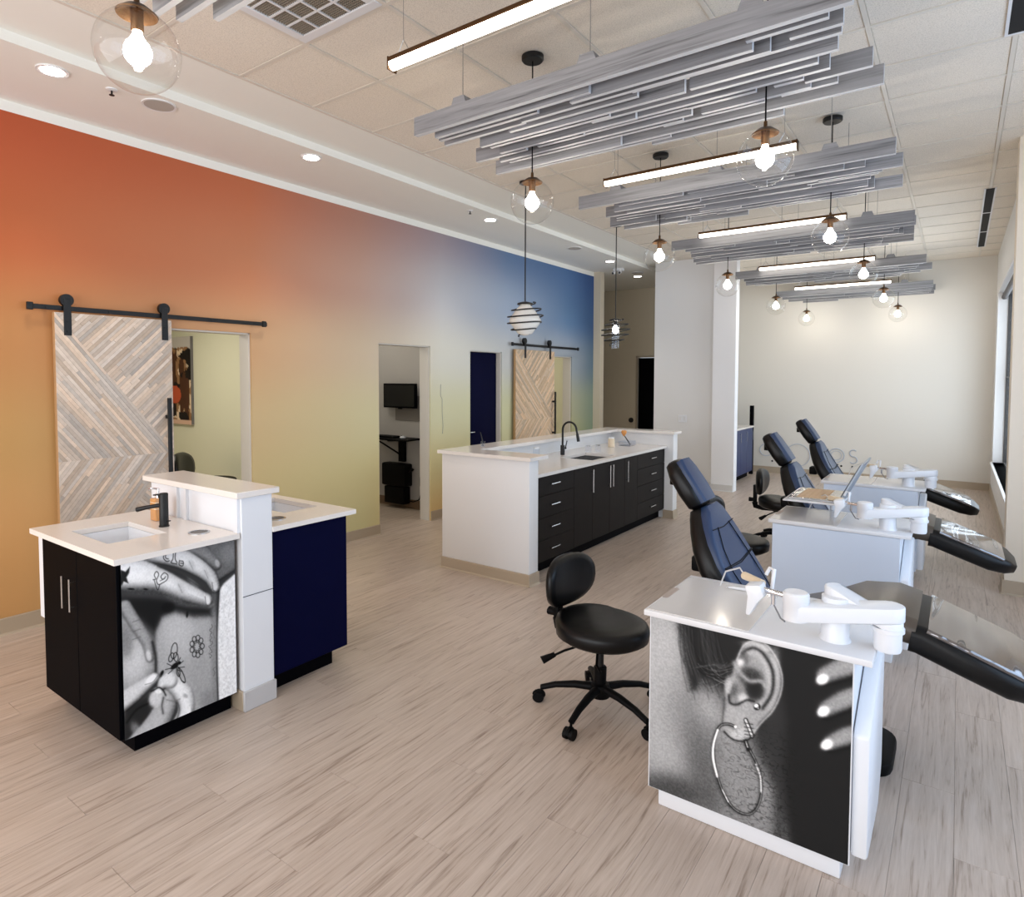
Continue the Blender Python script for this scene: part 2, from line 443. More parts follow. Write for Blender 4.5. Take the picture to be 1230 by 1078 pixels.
# ---- baseboards
def base_y(name, x, y0, y1, side, h=.115):
    mb = MB(); t = .012*side
    mb.prism([(x, 0), (x+t*2.0, 0), (x+t*1.1, .012), (x+t, h-.004), (x+t*.6, h), (x, h)], 'Y', y0, y1) if False else None
    P = [(x, 0), (x+t*2.2, 0), (x+t*1.2, .014), (x+t, h-.004), (x+t*.6, h), (x, h)]
    mb.rings([[(p[0], y0, p[1]) for p in P], [(p[0], y1, p[1]) for p in P]])
    return mb
def base_x(y, x0, x1, side, h=.115):
    mb = MB(); t = .012*side
    P = [(y, 0), (y+t*2.2, 0), (y+t*1.2, .014), (y+t, h-.004), (y+t*.6, h), (y, h)]
    mb.rings([[(x0, p[0], p[1]) for p in P], [(x1, p[0], p[1]) for p in P]])
    return mb
bb = MB()
for a, b_ in ((-2.5, 1.80), (3.30, 4.85), (5.69, 6.46), (7.17, 7.60), (9.14, 9.89)):
    q = base_y('', XW+.001, a, b_, 1); bb.add(q.v, q.f)
st(bb.build('baseboard_left', TRIM))
st(base_x(YF-.001, -3.45, .43, -1).build('baseboard_far', TRIM))
st(base_y('', .429, 6.72, YF, -1).build('baseboard_right', TRIM))
bb = base_x(6.489, .32, 1.6, -1); q = base_y('', .334, 6.47, 6.72, -1); bb.add(q.v, q.f)
st(bb.build('baseboard_pilaster', TRIM))
bb = base_x(9.999, -4.08, -3.1, -1, .1); q = base_x(9.899, -3.1, -2.76, -1, .1); bb.add(q.v, q.f)
st(bb.build('baseboard_block', mat('pale_trim', C(206, 204, 202), .45)))

# ---- small room behind the first sliding door, the niche, the far small room
mb = MB(); mb.box(-9.2, 4.2, 0, -5.31, 4.34, 2.8); mb.box(-9.3, -.2, 0, -9.16, 4.34, 2.8); mb.box(-9.2, -.3, 0, -5.31, -.16, 2.8); mb.box(-9.3, -.3, 2.8, -5.31, 4.34, 2.9)
st(mb.build('wall_side_room', ROOMW))
mb = MB(); mb.box(-7.6, 6.1, 0, -5.31, 6.2, 2.8); mb.box(-7.6, 4.34, 0, -7.5, 6.2, 2.8); mb.box(-7.6, 4.34, 2.8, -5.31, 6.2, 2.9)
st(mb.build('wall_niche', NICHE))
st(base_x(6.099, -7.5, -5.31, -1).build('baseboard_niche', mat('brown_trim', C(120, 96, 74), .5)))
mb = MB(); mb.box(-8.2, 9.6, 0, -5.31, 9.75, 2.8); mb.box(-8.2, 7.2, 0, -8.06, 9.75, 2.8); mb.box(-8.2, 7.2, 0, -5.31, 7.34, 2.8); mb.box(-8.2, 7.2, 2.8, -5.31, 9.75, 2.9)
st(mb.build('wall_small_room', ROOMW))
def room_fill(name, loc, p, s=.9):
    return area(name, loc, (0, 0, 0), s, s, p, (1, .93, .80))
for n_, loc, p in (('side_room_fill', (-6.9, 2.6, 2.74), 42), ('small_room_fill', (-6.8, 8.6, 2.74), 20), ('niche_fill', (-6.3, 5.2, 2.74), 13)):  # unseen ceiling lamps added to brighten the side rooms and niche
    room_fill(n_, loc, p)
    q = thing('unseen_fill_panel', {'side_room_fill': 'unseen panel of the added fill lamp behind the near sliding door',
        'small_room_fill': 'unseen panel of the added fill lamp behind the far sliding door', 'niche_fill': 'unseen panel of the added fill lamp over the grey niche'}[n_], 'light', (loc[0], loc[1], 2.76))
    B(loc[0]-.47, loc[1]-.47, 2.765, loc[0]+.47, loc[1]+.47, 2.8).build('frame', TBAR, q)
# jamb linings (white)
for k, (a, b_, h) in enumerate(OPEN):
    mb = MB(); mb.box(XW-T-.005, a-.001, 0, XW-.022, a+.012, h); mb.box(XW-T-.005, b_-.012, 0, XW-.022, b_+.001, h); mb.box(XW-T-.005, a, h-.012, XW-.022, b_, h+.001)
    st(mb.build('trim_%d' % (5+k), mat('jamb_paint', C(214, 208, 198), .5)))

# ---- navy hinged door in the left wall (closed, set back), dark door of the recess
d = st(bpy.data.objects.new('door_1', None)); COL.objects.link(d); d['_o'] = (0, 0, 0)
B(XW-.13, 6.475, .01, XW-.09, 7.155, 2.085).build('door_leaf', NAVY, d, bevel=.003)
mb = MB(); mb.box(XW-.09, 6.50, .93, XW-.083, 6.53, 1.12); mb.tube([(XW-.085, 6.515, 1.02), (XW-.04, 6.515, 1.02), (XW-.035, 6.53, 1.02), (XW-.035, 6.60, 1.02)], .008, 8)
mb.build('door_handle', STEEL, d, smooth=True)
d = st(bpy.data.objects.new('door_2', None)); COL.objects.link(d); d['_o'] = (0, 0, 0)
B(-5.33, 12.24, .01, -4.43, 12.28, 2.16).build('door_leaf', BLACKL, d, bevel=.003)
mb = MB(); mb.cyl((-4.5, 12.24, 1.0), (-4.5, 12.19, 1.0), .012, n=10); mb.cyl((-4.5, 12.2, 1.0), (-4.5, 12.17, 1.0), .028, n=16)
mb.build('door_handle', STEEL, d, smooth=True)
mb = MB(); mb.box(-5.37, 12.185, 0, -5.34, 12.2, 2.2); mb.box(-5.37, 12.185, 2.17, -4.4, 12.2, 2.2)
mb.build('door_casing', TRIM, d)

# ================================================================== HANGING TIMBER CLUSTERS
unit_board = None
CORDS = [(-2.16, .997), (-2.08, 3.20), (-.775, 3.22), (-2.08, 5.18), (-.79, 5.20), (-2.12, 7.27), (-.80, 7.30), (-2.15, 9.72), (-.82, 9.62), (-2.12, 11.8), (-.81, 11.8)]
def board(parent, x0, x1, y, z, h=.085, t=.024):
    for cx, cy in CORDS:                      # leave a gap where a lamp cord passes through
        if abs(cy-y) < t/2+.012 and x0 < cx+.03 and x1 > cx-.03:
            if cx-.04-x0 > .06: board(parent, x0, cx-.04, y, z, h, t)
            if x1-cx-.04 > .06: board(parent, cx+.04, x1, y, z, h, t)
            return
    global unit_board
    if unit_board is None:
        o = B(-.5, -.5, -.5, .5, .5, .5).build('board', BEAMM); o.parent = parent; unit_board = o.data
        o.data.materials.append(mat('bounce_lit_underside', C(190, 190, 192), .7, var=.12, vscale=30, stretch=(.2, 1, 1)))  # paler colour imitates bounce light on the undersides and board ends
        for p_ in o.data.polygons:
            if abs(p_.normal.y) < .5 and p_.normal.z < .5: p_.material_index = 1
    else:
        o = bpy.data.objects.new('board', unit_board); COL.objects.link(o); o.parent = parent
    o.location = ((x0+x1)/2-parent['_o'][0], y-parent['_o'][1], z-parent['_o'][2]); o.scale = (x1-x0, t, h)
    o['_o'] = (0, 0, 0)
XL, XR = -2.53, -.35
CL_Y = [.55, 2.68, 4.60, 6.65, 9.05, 11.46]
CL_LAB = ['grey timber cluster partly cut off at the top left of the view',
          'nearest full grey-washed timber cluster hanging behind the first light tube',
          'second full timber cluster, hanging behind the second light tube',
          'third full timber cluster, over the stool with the low blue backrest station',
          'fourth full timber cluster, last but one before the far wall',
          'farthest timber cluster hanging right in front of the far wall']
CL_LAB[3] = 'third full timber cluster, midway down the row of ceiling clusters'
def cluster(k, yf):
    R = random.Random(20+k)
    n = 12; dy = .076
    th = thing('timber_cluster', CL_LAB[k], 'ceiling decoration', (-1.44, yf+.42, 3.1), 'grey timber clusters hanging from the ceiling')
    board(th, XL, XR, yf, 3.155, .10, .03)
    bt = .024
    for i in range(1, n):
        y = yf+i*dy; f = i/(n-1)
        xl = XL - .12*f + R.uniform(.06, .34)*(1.0 if i < n-1 else 1.6)
        xr = XR + R.uniform(-.34, .02) + .03*f
        # two layers in every row: a long back board and short boards in front of it, all of different drop
        x = xl; j = 0
        while x < xr-.12:
            e = min(x+R.uniform(.5, 1.25), xr)
            if xr-e < .25: e = xr
            lo = R.choice([0, .014, .028])
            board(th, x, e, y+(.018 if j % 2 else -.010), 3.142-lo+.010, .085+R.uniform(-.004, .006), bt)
            x = e-(.12 if j % 2 == 0 else .02) if e < xr else e; j += 1
            if R.random() < .25: x += R.uniform(.05, .2)
    for q, x in enumerate((XL+.32, (XL+XR)/2, XR-.36)):
        MB().prism([(x-.05, 3.205), (x+.05, 3.205), (x+.035, 3.245), (x-.035, 3.245)], 'Y', yf-.01, yf+n*dy-.05).build('cross_rail', BEAMM, th)
        for yy in (yf+.03, yf+n*dy-.12):
            MB().cyl((x, yy, 3.245), (x, yy, ZC), .0025, n=5).build('hanging_wire', STEEL, th)
    return th
for k, y in enumerate(CL_Y): cluster(k, y)

# ---- linear tube lights
TUBE_Y = [2.165, 4.39, 6.54, 8.96, 11.22]
TLAB = ['long glowing light tube nearest the camera, cut off by the top edge', 'second long light tube, with the large glass globe in front of its right end',
        'third long light tube from the camera', 'fourth long light tube from the camera', 'farthest long light tube before the far wall']
for k, y in enumerate(TUBE_Y):
    th = thing('tube_light', TLAB[k], 'light', (-1.52, y, 3.2), 'long light tubes between the timber clusters')
    z = 3.2; xa, xb = -2.2, -.86
    B(xa, y-.028, z+.012, xb, y+.028, z+.035).build('housing', BRONZE, th, bevel=.004, seg=1)
    prof = [(y+.026*math.cos(a), z+.012+.034*math.sin(a)) for a in [PI*(1+q/8) for q in range(9)]]
    MB().rings([[(x, p[0], p[1]) for p in prof] for x in (xa+.006, xb-.006)]).build('diffuser', TUBEM, th, smooth=True)
    for x in (xa, xb-.006): B(x, y-.029, z-.024, x+.006, y+.029, z+.036).build('end_cap', BRONZE, th)
    for x in (xa+.08, xb-.08):
        MB().tube([(x, y, ZC), (x-.0, y, z+.10), (x-.04, y, z+.035)], .0018, 5).build('hanging_wire', STEEL, th)
        MB().tube([(x, y, z+.10), (x+.04, y, z+.035)], .0018, 5).build('hanging_wire', STEEL, th)

# ---- glass globe pendants
def sph(r, zc, a0, a1, n=16): return [(r*math.cos(a), zc+r*math.sin(a)) for a in [math.radians(a0+(a1-a0)*k/n) for k in range(n+1)]]
GR = .128
def make_globe(loc, label, group):
    x, y, z = loc
    th = thing('globe_pendant', label, 'light', (x, y, z), group)
    # everything below is local to the globe centre
    th['_o'] = (0, 0, 0)
    top = ZC-2.78
    MB().lathe([(0, top), (.065, top), (.065, top-.022), (.058, top-.03), (0, top-.03)], n=28).build('canopy', BLK, th, smooth=True)
    MB().cyl((0, 0, GR+.03), (0, 0, top-.03), .004, n=8).build('cord', BLKP, th, smooth=True)
    MB().lathe([(0, GR+.045), (.008, GR+.045), (.009, GR+.018), (.035, GR+.010), (.062, GR-.012), (.060, GR-.016), (.03, GR+.002), (0, GR+.004)], n=28).build('cap', BRONZE, th, smooth=True)
    MB().lathe([(0, GR+.005), (.019, GR+.005), (.019, GR-.062), (.016, GR-.066), (0, GR-.066)], n=20).build('socket', BRONZE, th, smooth=True)
    p = [(.0, GR-.064), (.013, GR-.066), (.016, GR-.078)] + [(.042*math.cos(math.radians(a)), GR-.132+.042*math.sin(math.radians(a))) for a in range(50, -91, -14)]
    p[-1] = (0, p[-1][1])
    MB().lathe(p, n=18).build('bulb', BULBM, th, smooth=True)
    pr = sph(GR, 0, 72, -90, 22); pr[-1] = (0.0005, -GR)
    MB().lathe(pr, n=36).build('glass_globe', GLASS, th, smooth=True)
    return th
GLOBES = [(-2.16, .997, 2.78, 'large clear glass globe pendant at the top left corner'),
 (-2.08, 3.20, 2.78, 'clear glass globe pendant hanging in front of the cord of the left cage lamp'),
 (-.775, 3.22, 2.78, 'largest glass globe pendant on the right, under the nearest full cluster'),
 (-2.08, 5.18, 2.77, 'glass globe pendant under the left end of the second full cluster'),
 (-.79, 5.20, 2.77, 'glass globe pendant at the right end of the third light tube'),
 (-2.12, 7.27, 2.78, 'glass globe pendant in front of the white pier'),
 (-.80, 7.30, 2.78, 'glass globe pendant at the right end of the fourth light tube'),
 (-2.15, 9.72, 2.78, 'glass globe pendant left under the fourth full cluster'),
 (-.82, 9.62, 2.78, 'glass globe pendant right of the farthest light tube, near the far wall'),
 (-2.12, 11.8, 2.76, 'small left globe pendant hanging closest to the far wall'),
 (-.81, 11.8, 2.76, 'small right globe pendant hanging closest to the far wall')]
g0 = None
for x, y, z, lab in GLOBES:
    if g0 is None: g0 = make_globe((x, y, z), lab, 'clear glass globe pendants')
    else:
        c = copy_tree(g0); c.location = (x, y, z); c['label'] = lab

# ---- wire cage pendants over the island
def cage(x, y, label, solid):
    zc = 2.30; th = thing('cage_pendant', label, 'light', (x, y, zc), 'spiral wire pendants over the island'); th['_o'] = (0, 0, 0)
    top = ZC-zc
    MB().lathe([(0, top), (.06, top), (.06, top-.02), (.03, top-.028), (0, top-.028)], n=24).build('canopy', BLK, th, smooth=True)
    MB().cyl((0, 0, .17), (0, 0, top-.028), .0065, n=8).build('stem', BLK, th, smooth=True)
    MB().lathe([(0, .18), (.02, .18), (.075, .165), (.078, .15), (.02, .148), (.02, .10), (0, .10)], n=24).build('cap', BLK, th, smooth=True)
    pts = []; T_ = 4.6
    for k in range(150):
        t = k/149; a = t*T_*2*PI
        r = .06+.115*math.sin(PI*min(1, (t*.93+.07)))**.8
        pts.append((r*math.cos(a), r*math.sin(a), .155-.29*t+.024*math.sin(a+.6)))
    MB().tube(pts, .0068, 6).build('spiral_wire', BLK, th, smooth=True)
    for k in range(3):
        a = k*2*PI/3
        MB().tube([(.02*math.cos(a), .02*math.sin(a), .14), (.052*math.cos(a), .052*math.sin(a), .10), (.052*math.cos(a), .052*math.sin(a), -.14)], .0025, 5).build('wire_strut', BLK, th)
    if solid:
        pr = [(.05, .147), (.075, .12), (.10, .09), (.14, .03), (.155, 0), (.14, -.04), (.10, -.09), (.07, -.13), (.02, -.148), (.001, -.15)]
        MB().lathe(pr, n=28).build('glass_shade', mat('milky_glass', C(238, 236, 230), .25, spec=.5) , th, smooth=True)
        o = th.children[-1]; t = o.data.materials[0]
        b = t.node_tree.nodes['Principled BSDF']; b.inputs['Transmission Weight'].default_value = .85
        b.inputs['Subsurface Weight'].default_value = 0; b.inputs['Roughness'].default_value = .5
    else:
        MB().lathe([(.046, .12), (.046, -.19), (.044, -.19), (.044, .12)], n=24).build('glass_cylinder', ACRYL, th, smooth=True)
    p = [(0, .10), (.012, .098), (.014, .085)]+[(.036*math.cos(math.radians(a)), .04+.045*math.sin(math.radians(a))) for a in range(45, -91, -15)]
    p[-1] = (0, p[-1][1])
    MB().lathe(p, n=16).build('bulb', BULBM, th, smooth=True)
cage(-3.43, 5.16, 'spiral black wire pendant with a milky white glass body, left over the island', True)
cage(-3.46, 7.23, 'spiral black wire pendant with a clear glass cylinder, right over the island', False)

# ---- recessed lights, speakers, sprinkler, detector on the soffit
def disc(name, x, y, z, r, label, cat, group=None, m=None, inner=None, rr=.72):
    th = thing(name, label, cat, (x, y, z), group)
    MB().lathe([(r*rr, -.001), (r, -.004), (r, .004), (r*rr, .004)], (x, y, z-.004), 28).build('trim_ring', WHITE, th, smooth=True)
    MB().lathe([(0, 0), (r*rr, 0), (r*rr, .008), (0, .008)], (x, y, z-.0075), 28).build('lens' if m is CANM else 'grille', m, th, smooth=True)
    return th
for x, y, lab in ((-4.43, 1.55, 'recessed ceiling light at the top left, beside the big globe'), (-4.40, 3.40, 'recessed ceiling light above the middle of the orange wall'),
                  (-4.43, 5.93, 'recessed ceiling light above the blue part of the wall'), (-4.46, 9.1, 'recessed ceiling light before the recess, nearer of the pair'),
                  (-4.70, 10.7, 'recessed ceiling light inside the recess')):
    disc('can_light', x, y, ZS, .085, lab, 'light', 'recessed lights in the soffit', CANM)
    l = bpy.data.lights.new('can_spot', 'SPOT'); l.energy = 34; l.spot_size = 1.7; l.spot_blend = .8; l.color = (1, .93, .84); l.shadow_soft_size = .06
    o = bpy.data.objects.new('can_spot', l); COL.objects.link(o); o.location = (x, y, ZS-.03)
SPK = mat('speaker_grille', C(176, 170, 162), .8)
disc('ceiling_speaker', -4.40, 2.16, ZS, .105, 'round grey ceiling speaker just under the big globe', 'speaker', 'round ceiling speakers', SPK, rr=.86)
disc('ceiling_speaker', -4.42, 7.9, ZS, .105, 'round ceiling speaker above the blue corner of the wall', 'speaker', 'round ceiling speakers', SPK, rr=.86)
disc('ceiling_speaker', -4.55, 10.35, ZS, .105, 'round ceiling speaker deep in the recess', 'speaker', 'round ceiling speakers', SPK, rr=.86)
def sprink(x, y, lab):
    th = thing('sprinkler', lab, 'sprinkler', (x, y, ZS), 'ceiling sprinklers')
    MB().lathe([(0, 0), (.035, 0), (.033, -.006), (.012, -.01), (0, -.01)], (x, y, ZS), 20).build('escutcheon', WHITE, th, smooth=True)
    mb = MB(); mb.cyl((x, y, ZS-.008), (x, y, ZS-.035), .006, n=8); mb.cyl((x, y, ZS-.035), (x, y, ZS-.038), .016, n=12)
    mb.build('deflector', BLK, th)
sprink(-4.41, 1.87, 'small sprinkler head left of the ceiling speaker near the big globe')
sprink(-4.37, 5.48, 'small sprinkler head further along the soffit')
th = thing('emergency_light', 'small white two-headed emergency light on the recess ceiling', 'light', (-4.62, 9.75, ZS))
B(-4.70, 9.70, ZS-.05, -4.54, 9.80, ZS).build('housing', WHITE, th, bevel=.008)
for s in (-1, 1):
    MB().cyl((-4.62+s*.045, 9.72, ZS-.065), (-4.62+s*.06, 9.66, ZS-.09), .026, n=14).build('lamp_head', WHITE, th, smooth=True)
    MB().cyl((-4.62+s*.06, 9.659, ZS-.0905), (-4.62+s*.0603, 9.655, ZS-.092), .019, n=14).build('lens', BLK, th)

# ---- ceiling air vent (egg crate) and slot diffusers
x0, x1, y0, y1 = TX[1]+.012, TX[2]-.012, 1.77+.012, 2.33-.012
th = thing('air_vent', 'square egg-crate air return vent in the ceiling at the top edge', 'vent', ((x0+x1)/2, (y0+y1)/2, ZC))
mb = MB(); f = .055
mb.box(x0, y0, ZC-.006, x1, y0+f, ZC+.01); mb.box(x0, y1-f, ZC-.006, x1, y1, ZC+.01); mb.box(x0, y0+f, ZC-.006, x0+f, y1-f, ZC+.01); mb.box(x1-f, y0+f, ZC-.006, x1, y1-f, ZC+.01)
mb.build('frame', LAMP, th, bevel=.003, seg=1)
B(x0+.01, y0+.01, ZC+.025, x1-.01, y1-.01, ZC+.03).build('duct_back', DARKIN, th)
for k in range(1, 4):
    q = x0+f+(x1-x0-2*f)*k/4; B(q-.006, y0+f, ZC-.004, q+.006, y1-f, ZC+.012).build('divider', LAMP, th)
    q = y0+f+(y1-y0-2*f)*k/4; B(x0+f, q-.006, ZC-.0035, x1-f, q+.006, ZC+.0125).build('divider', LAMP, th)
mb = MB()
for k in range(1, 36):
    q = x0+f+(x1-x0-2*f)*k/36; mb.box(q-.0012, y0+f, ZC, q+.0012, y1-f, ZC+.012)
for k in range(1, 30):
    q = y0+f+(y1-y0-2*f)*k/30; mb.box(x0+f, q-.0012, ZC+.0005, x1-f, q+.0012, ZC+.0125)
mb.build('egg_crate_grid', mat('vent_grid', C(150, 138, 122), .5), th)
for a, b_, lab in ((8.02, 11.45, 'long black slot air diffuser in the ceiling, far right'), (3.3, 4.55, 'short end of a black slot air diffuser at the top right corner')):
    th = thing('slot_diffuser', lab, 'vent', (.2, (a+b_)/2, ZC), 'black slot diffusers')
    mb = MB(); mb.box(.15, a, ZC-.006, .165, b_, ZC-.0021); mb.box(.235, a, ZC-.006, .25, b_, ZC-.0021)
    mb.build('edge_rail', LAMP, th)
    n = max(1, round((b_-a)/1.15))
    for q in range(n):
        u0 = a+(b_-a)*q/n+.02; u1 = a+(b_-a)*(q+1)/n-.02
        B(.1652, u0, ZC-.0065, .2348, u1, ZC-.0022).build('slot', DARKIN, th)
        B(.1652, u1+.001, ZC-.0066, .2348, u1+.039 if q < n-1 else u1+.02, ZC-.0023).build('joiner', LAMP, th)

# ================================================================== SLIDING BARN DOORS
def clip(poly, a, b, c):
    """keep a*x+b*y<=c"""
    out = []
    for i in range(len(poly)):
        p, q = poly[i], poly[(i+1) % len(poly)]
        dp, dq = a*p[0]+b*p[1]-c, a*q[0]+b*q[1]-c
        if dp <= 0: out.append(p)
        if dp*dq < 0:
            t = dp/(dp-dq); out.append((p[0]+t*(q[0]-p[0]), p[1]+t*(q[1]-p[1])))
    return out
CHEV = attr_mat('whitewashed_strips', .6, .3, (.8, 1.0, 1.0))
def barn(name, y0, y1, z0, z1, rail0, rail1, label, warm, seed, hy, handle_z):
    R = random.Random(seed)
    th = thing(name, label, 'door', (XW+.06, (y0+y1)/2, 0), 'chevron wood sliding doors')
    xb, xf = XW+.035, XW+.072
    B(xb, y0, z0, xf, y1, z1).build('panel', DOORE, th, bevel=.002, seg=1)
    mb = MB(); zm = 1.14
    base = (214, 198, 182) if not warm else (220, 192, 160)
    Wd, Hu = y1-y0, z1-zm
    # regions in (y,z): upper split by the diagonal TL -> (right, zm); lower is the mirror image
    for half in (0, 1):
        if half == 0: ztop, zbot, sgn = z1, zm, 1
        else: ztop, zbot, sgn = zm-(z1-zm), zm, -1
        # diagonal from (y0,ztop) to (y1, zbot)
        for side in (0, 1):
            dirv = Vector((1, 1.0*sgn)) if side == 0 else Vector((Wd, zbot-ztop))
            dirv.normalize(); nrm = Vector((-dirv.y, dirv.x))
            reg = [(y0+.002, min(ztop, zbot)), (y1-.002, min(ztop, zbot)), (y1-.002, max(ztop, zbot)), (y0+.002, max(ztop, zbot))]
            reg = clip(reg, 0, 1, z1-.002); reg = clip(reg, 0, -1, -(z0+.002))
            ex, ey = Wd, zbot-ztop; la, lb = -ey, ex; lc = la*y0+lb*ztop
            s_ = 1 if ((la*y1+lb*ztop) > lc) else -1      # side containing the outer corner
            if side == 0: reg = clip(reg, -la*s_, -lb*s_, -lc*s_)
            else: reg = clip(reg, la*s_, lb*s_, lc*s_)
            if len(reg) < 3: continue
            w = .023
            cs = [nrm.x*p[0]+nrm.y*p[1] for p in reg]; k0, k1 = min(cs), max(cs)
            n = int((k1-k0)/w)+1
            for i in range(n):
                a0 = k0+i*w; a1 = a0+w-.0012
                ss = [dirv.x*p[0]+dirv.y*p[1] for p in reg]; t = min(ss)-R.uniform(0, .5)
                while t < max(ss):
                    L_ = R.uniform(.2, .75)
                    p = clip(reg, nrm.x, nrm.y, a1); p = clip(p, -nrm.x, -nrm.y, -a0) if p else p
                    p = clip(p, dirv.x, dirv.y, t+L_-.001) if p else p; p = clip(p, -dirv.x, -dirv.y, -t) if p else p
                    if p and len(p) >= 3:
                        v = R.uniform(.86, 1.08); tint = R.uniform(-6, 6)
                        col = C(base[0]*v+tint, base[1]*v, base[2]*v-tint)
                        mb.prism(p, 'X', xf-.001, xf+.003+R.uniform(0, .0022), col)
                    t += L_
    o = mb.build('chevron_strips', CHEV, th, colattr=True); o['kind'] = 'stuff'
    # hangers
    zr = 2.225
    for y in hy:
        mb = MB(); mb.box(xf+.004, y-.024, 2.03, xf+.010, y+.024, zr+.06)
        mb.build('hanger_strap', BLK, th, bevel=.002, seg=1)
        MB().cyl((XW+.045, y, zr+.052), (xf+.008, y, zr+.052), .043, n=24).build('hanger_wheel', BLK, th, smooth=True)
        for zz in (2.06, 2.13): MB().cyl((xf+.009, y, zz), (xf+.014, y, zz), .008, n=8).build('bolt', BLK, th)
    # pull bar
    yh = y1-.055; mb = MB()
    mb.box(xf+.045, yh-.014, handle_z[0], xf+.065, yh+.014, handle_z[1])
    for zz in (handle_z[0]+.15, handle_z[1]-.15): mb.box(xf+.003, yh-.010, zz-.014, xf+.046, yh+.010, zz+.014)
    mb.build('pull_bar', BLK, th, bevel=.002, seg=1)
    r = thing('sliding_door_rail', label.replace('sliding door', 'wall rail of the sliding door') if False else ('black steel wall rail carrying the near sliding door' if not warm else 'black steel wall rail carrying the far sliding door'), 'rail', (XW+.05, (rail0+rail1)/2, zr), 'black sliding door rails')
    B(XW+.050, rail0, zr-.022, XW+.058, rail1, zr+.012).build('rail_bar', BLK, r, bevel=.0015, seg=1)
    n = 5
    for k in range(n):
        y = rail0+.12+(rail1-rail0-.24)*k/(n-1)
        MB().cyl((XW, y, zr-.005), (XW+.062, y, zr-.005), .011, n=10).build('spacer_bolt', BLK, r, smooth=True)
    for y in (rail0+.02, rail1-.03): B(XW+.042, y-.018, zr-.03, XW+.066, y+.018, zr+.022).build('rail_stop', BLK, r, bevel=.003, seg=1)
barn('sliding_door', 1.745, 2.555, .015, 2.19, 1.59, 3.43, 'large whitewashed chevron wood sliding door on the orange wall', False, 3, (1.825, 2.50), (.62, 1.575))
barn('sliding_door', 7.40, 8.46, .015, 2.15, 7.33, 9.28, 'small chevron wood sliding door in the blue part of the wall', True, 5, (7.64, 8.33), (.75, 1.53))

# picture in the side room
def painter(nx, ny):
    U, V = np.meshgrid((np.arange(nx)+.5)/nx, (np.arange(ny)+.5)/ny)
    return U, V
def color_panel(name, corner, eu, ev, nx, ny, rgb, m, parent):
    """grid of faces; corner = top-left; eu = width vector; ev = down vector"""
    c = Vector(corner); eu = Vector(eu); ev = Vector(ev)
    me = bpy.data.meshes.new(name)
    uu = np.linspace(0, 1, nx+1); vv = np.linspace(0, 1, ny+1)
    U, V = np.meshgrid(uu, vv)
    co = np.stack([c[i]+U*eu[i]+V*ev[i]-parent['_o'][i] for i in range(3)], -1).reshape(-1, 3)
    j, i = np.meshgrid(np.arange(ny), np.arange(nx), indexing='ij')
    a = (j*(nx+1)+i).ravel(); q = np.stack([a, a+nx+1, a+nx+2, a+1], 1)
    me.vertices.add(len(co)); me.vertices.foreach_set('co', co.ravel())
    me.loops.add(q.size); me.loops.foreach_set('vertex_index', q.ravel())
    me.polygons.add(len(q)); me.polygons.foreach_set('loop_start', np.arange(0, q.size, 4)); me.polygons.foreach_set('loop_total', np.full(len(q), 4))
    me.update(); me.validate()
    ca = me.color_attributes.new('Col', 'FLOAT_COLOR', 'POINT')
    # sample rgb (ny+1, nx+1, 3) sRGB 0..1 -> linear
    L_ = np.where(rgb <= .04045, rgb/12.92, ((rgb+.055)/1.055)**2.4)
    arr = np.ones((ny+1, nx+1, 4)); arr[..., :3] = L_
    ca.data.foreach_set('color', arr.ravel().astype(np.float32))
    me.materials.append(m)
    o = bpy.data.objects.new(name, me); COL.objects.link(o); o.parent = parent
    return o
PRINT = attr_mat('printed_film', .5, spec=.15)
CANV = attr_mat('canvas_print', .7, spec=.2)
def vnoise(U, V, fx, fy, seed):
    R = np.random.RandomState(seed); gx, gy = int(fx)+3, int(fy)+3; G = R.rand(gy, gx)
    x = np.clip(U, 0, 1)*fx; y = np.clip(V, 0, 1)*fy; xi = x.astype(int); yi = y.astype(int); a = x-xi; b = y-yi
    a = a*a*(3-2*a); b = b*b*(3-2*b)
    return (G[yi, xi]*(1-a)+G[yi, xi+1]*a)*(1-b)+(G[yi+1, xi]*(1-a)+G[yi+1, xi+1]*a)*b
def fbm(U, V, fx, fy, seed, o=4):
    s = 0; t = 0
    for k in range(o): s = s+vnoise(U, V, fx*2**k, fy*2**k, seed+k)*.5**k; t += .5**k
    return s/t
pw0, pw1, pz0, pz1 = -8.72, -7.82, 1.14, 2.26
th = thing('wall_picture', 'tall canvas picture in brown, black and red behind the near sliding door', 'picture', ((pw0+pw1)/2, 4.17, pz0))
B(pw0, 4.165, pz0, pw1, 4.199, pz1).build('canvas_body', mat('canvas_edge', C(120, 118, 120), .8), th)
nx, ny = 60, 90; U, V = np.meshgrid(np.linspace(0, 1, nx+1), np.linspace(0, 1, ny+1))
n1 = fbm(U, V, 5, 9, 1); n2 = fbm(U, V, 12, 10, 5); n3 = fbm(U, V, 9, 3, 9)
img = np.zeros((ny+1, nx+1, 3))
def lay(msk, col):
    global img
    img = img*(1-msk[..., None])+np.array(col)/255*msk[..., None]
lay(np.ones_like(U), (196, 190, 186))
body = 1/(1+np.exp(-((.16+.10*n1)*2.2-(np.abs(U-.42)-.22))*30))*(V > .10+.06*n2)*(V < .97)
lay(body, (150, 112, 78)); lay(body*(n2 > .52), (232, 208, 180)); lay(body*(n3 > .53), (78, 46, 28)); lay(body*(n1 > .60), (22, 14, 12))
lay(((U-.25)**2/.012+(V-.24)**2/.006 < 1)*1., (36, 20, 16)); lay(((U-.55)**2/.03+(V-.66)**2/.010+.6*(n2-.5) < 1)*1., (190, 84, 52))
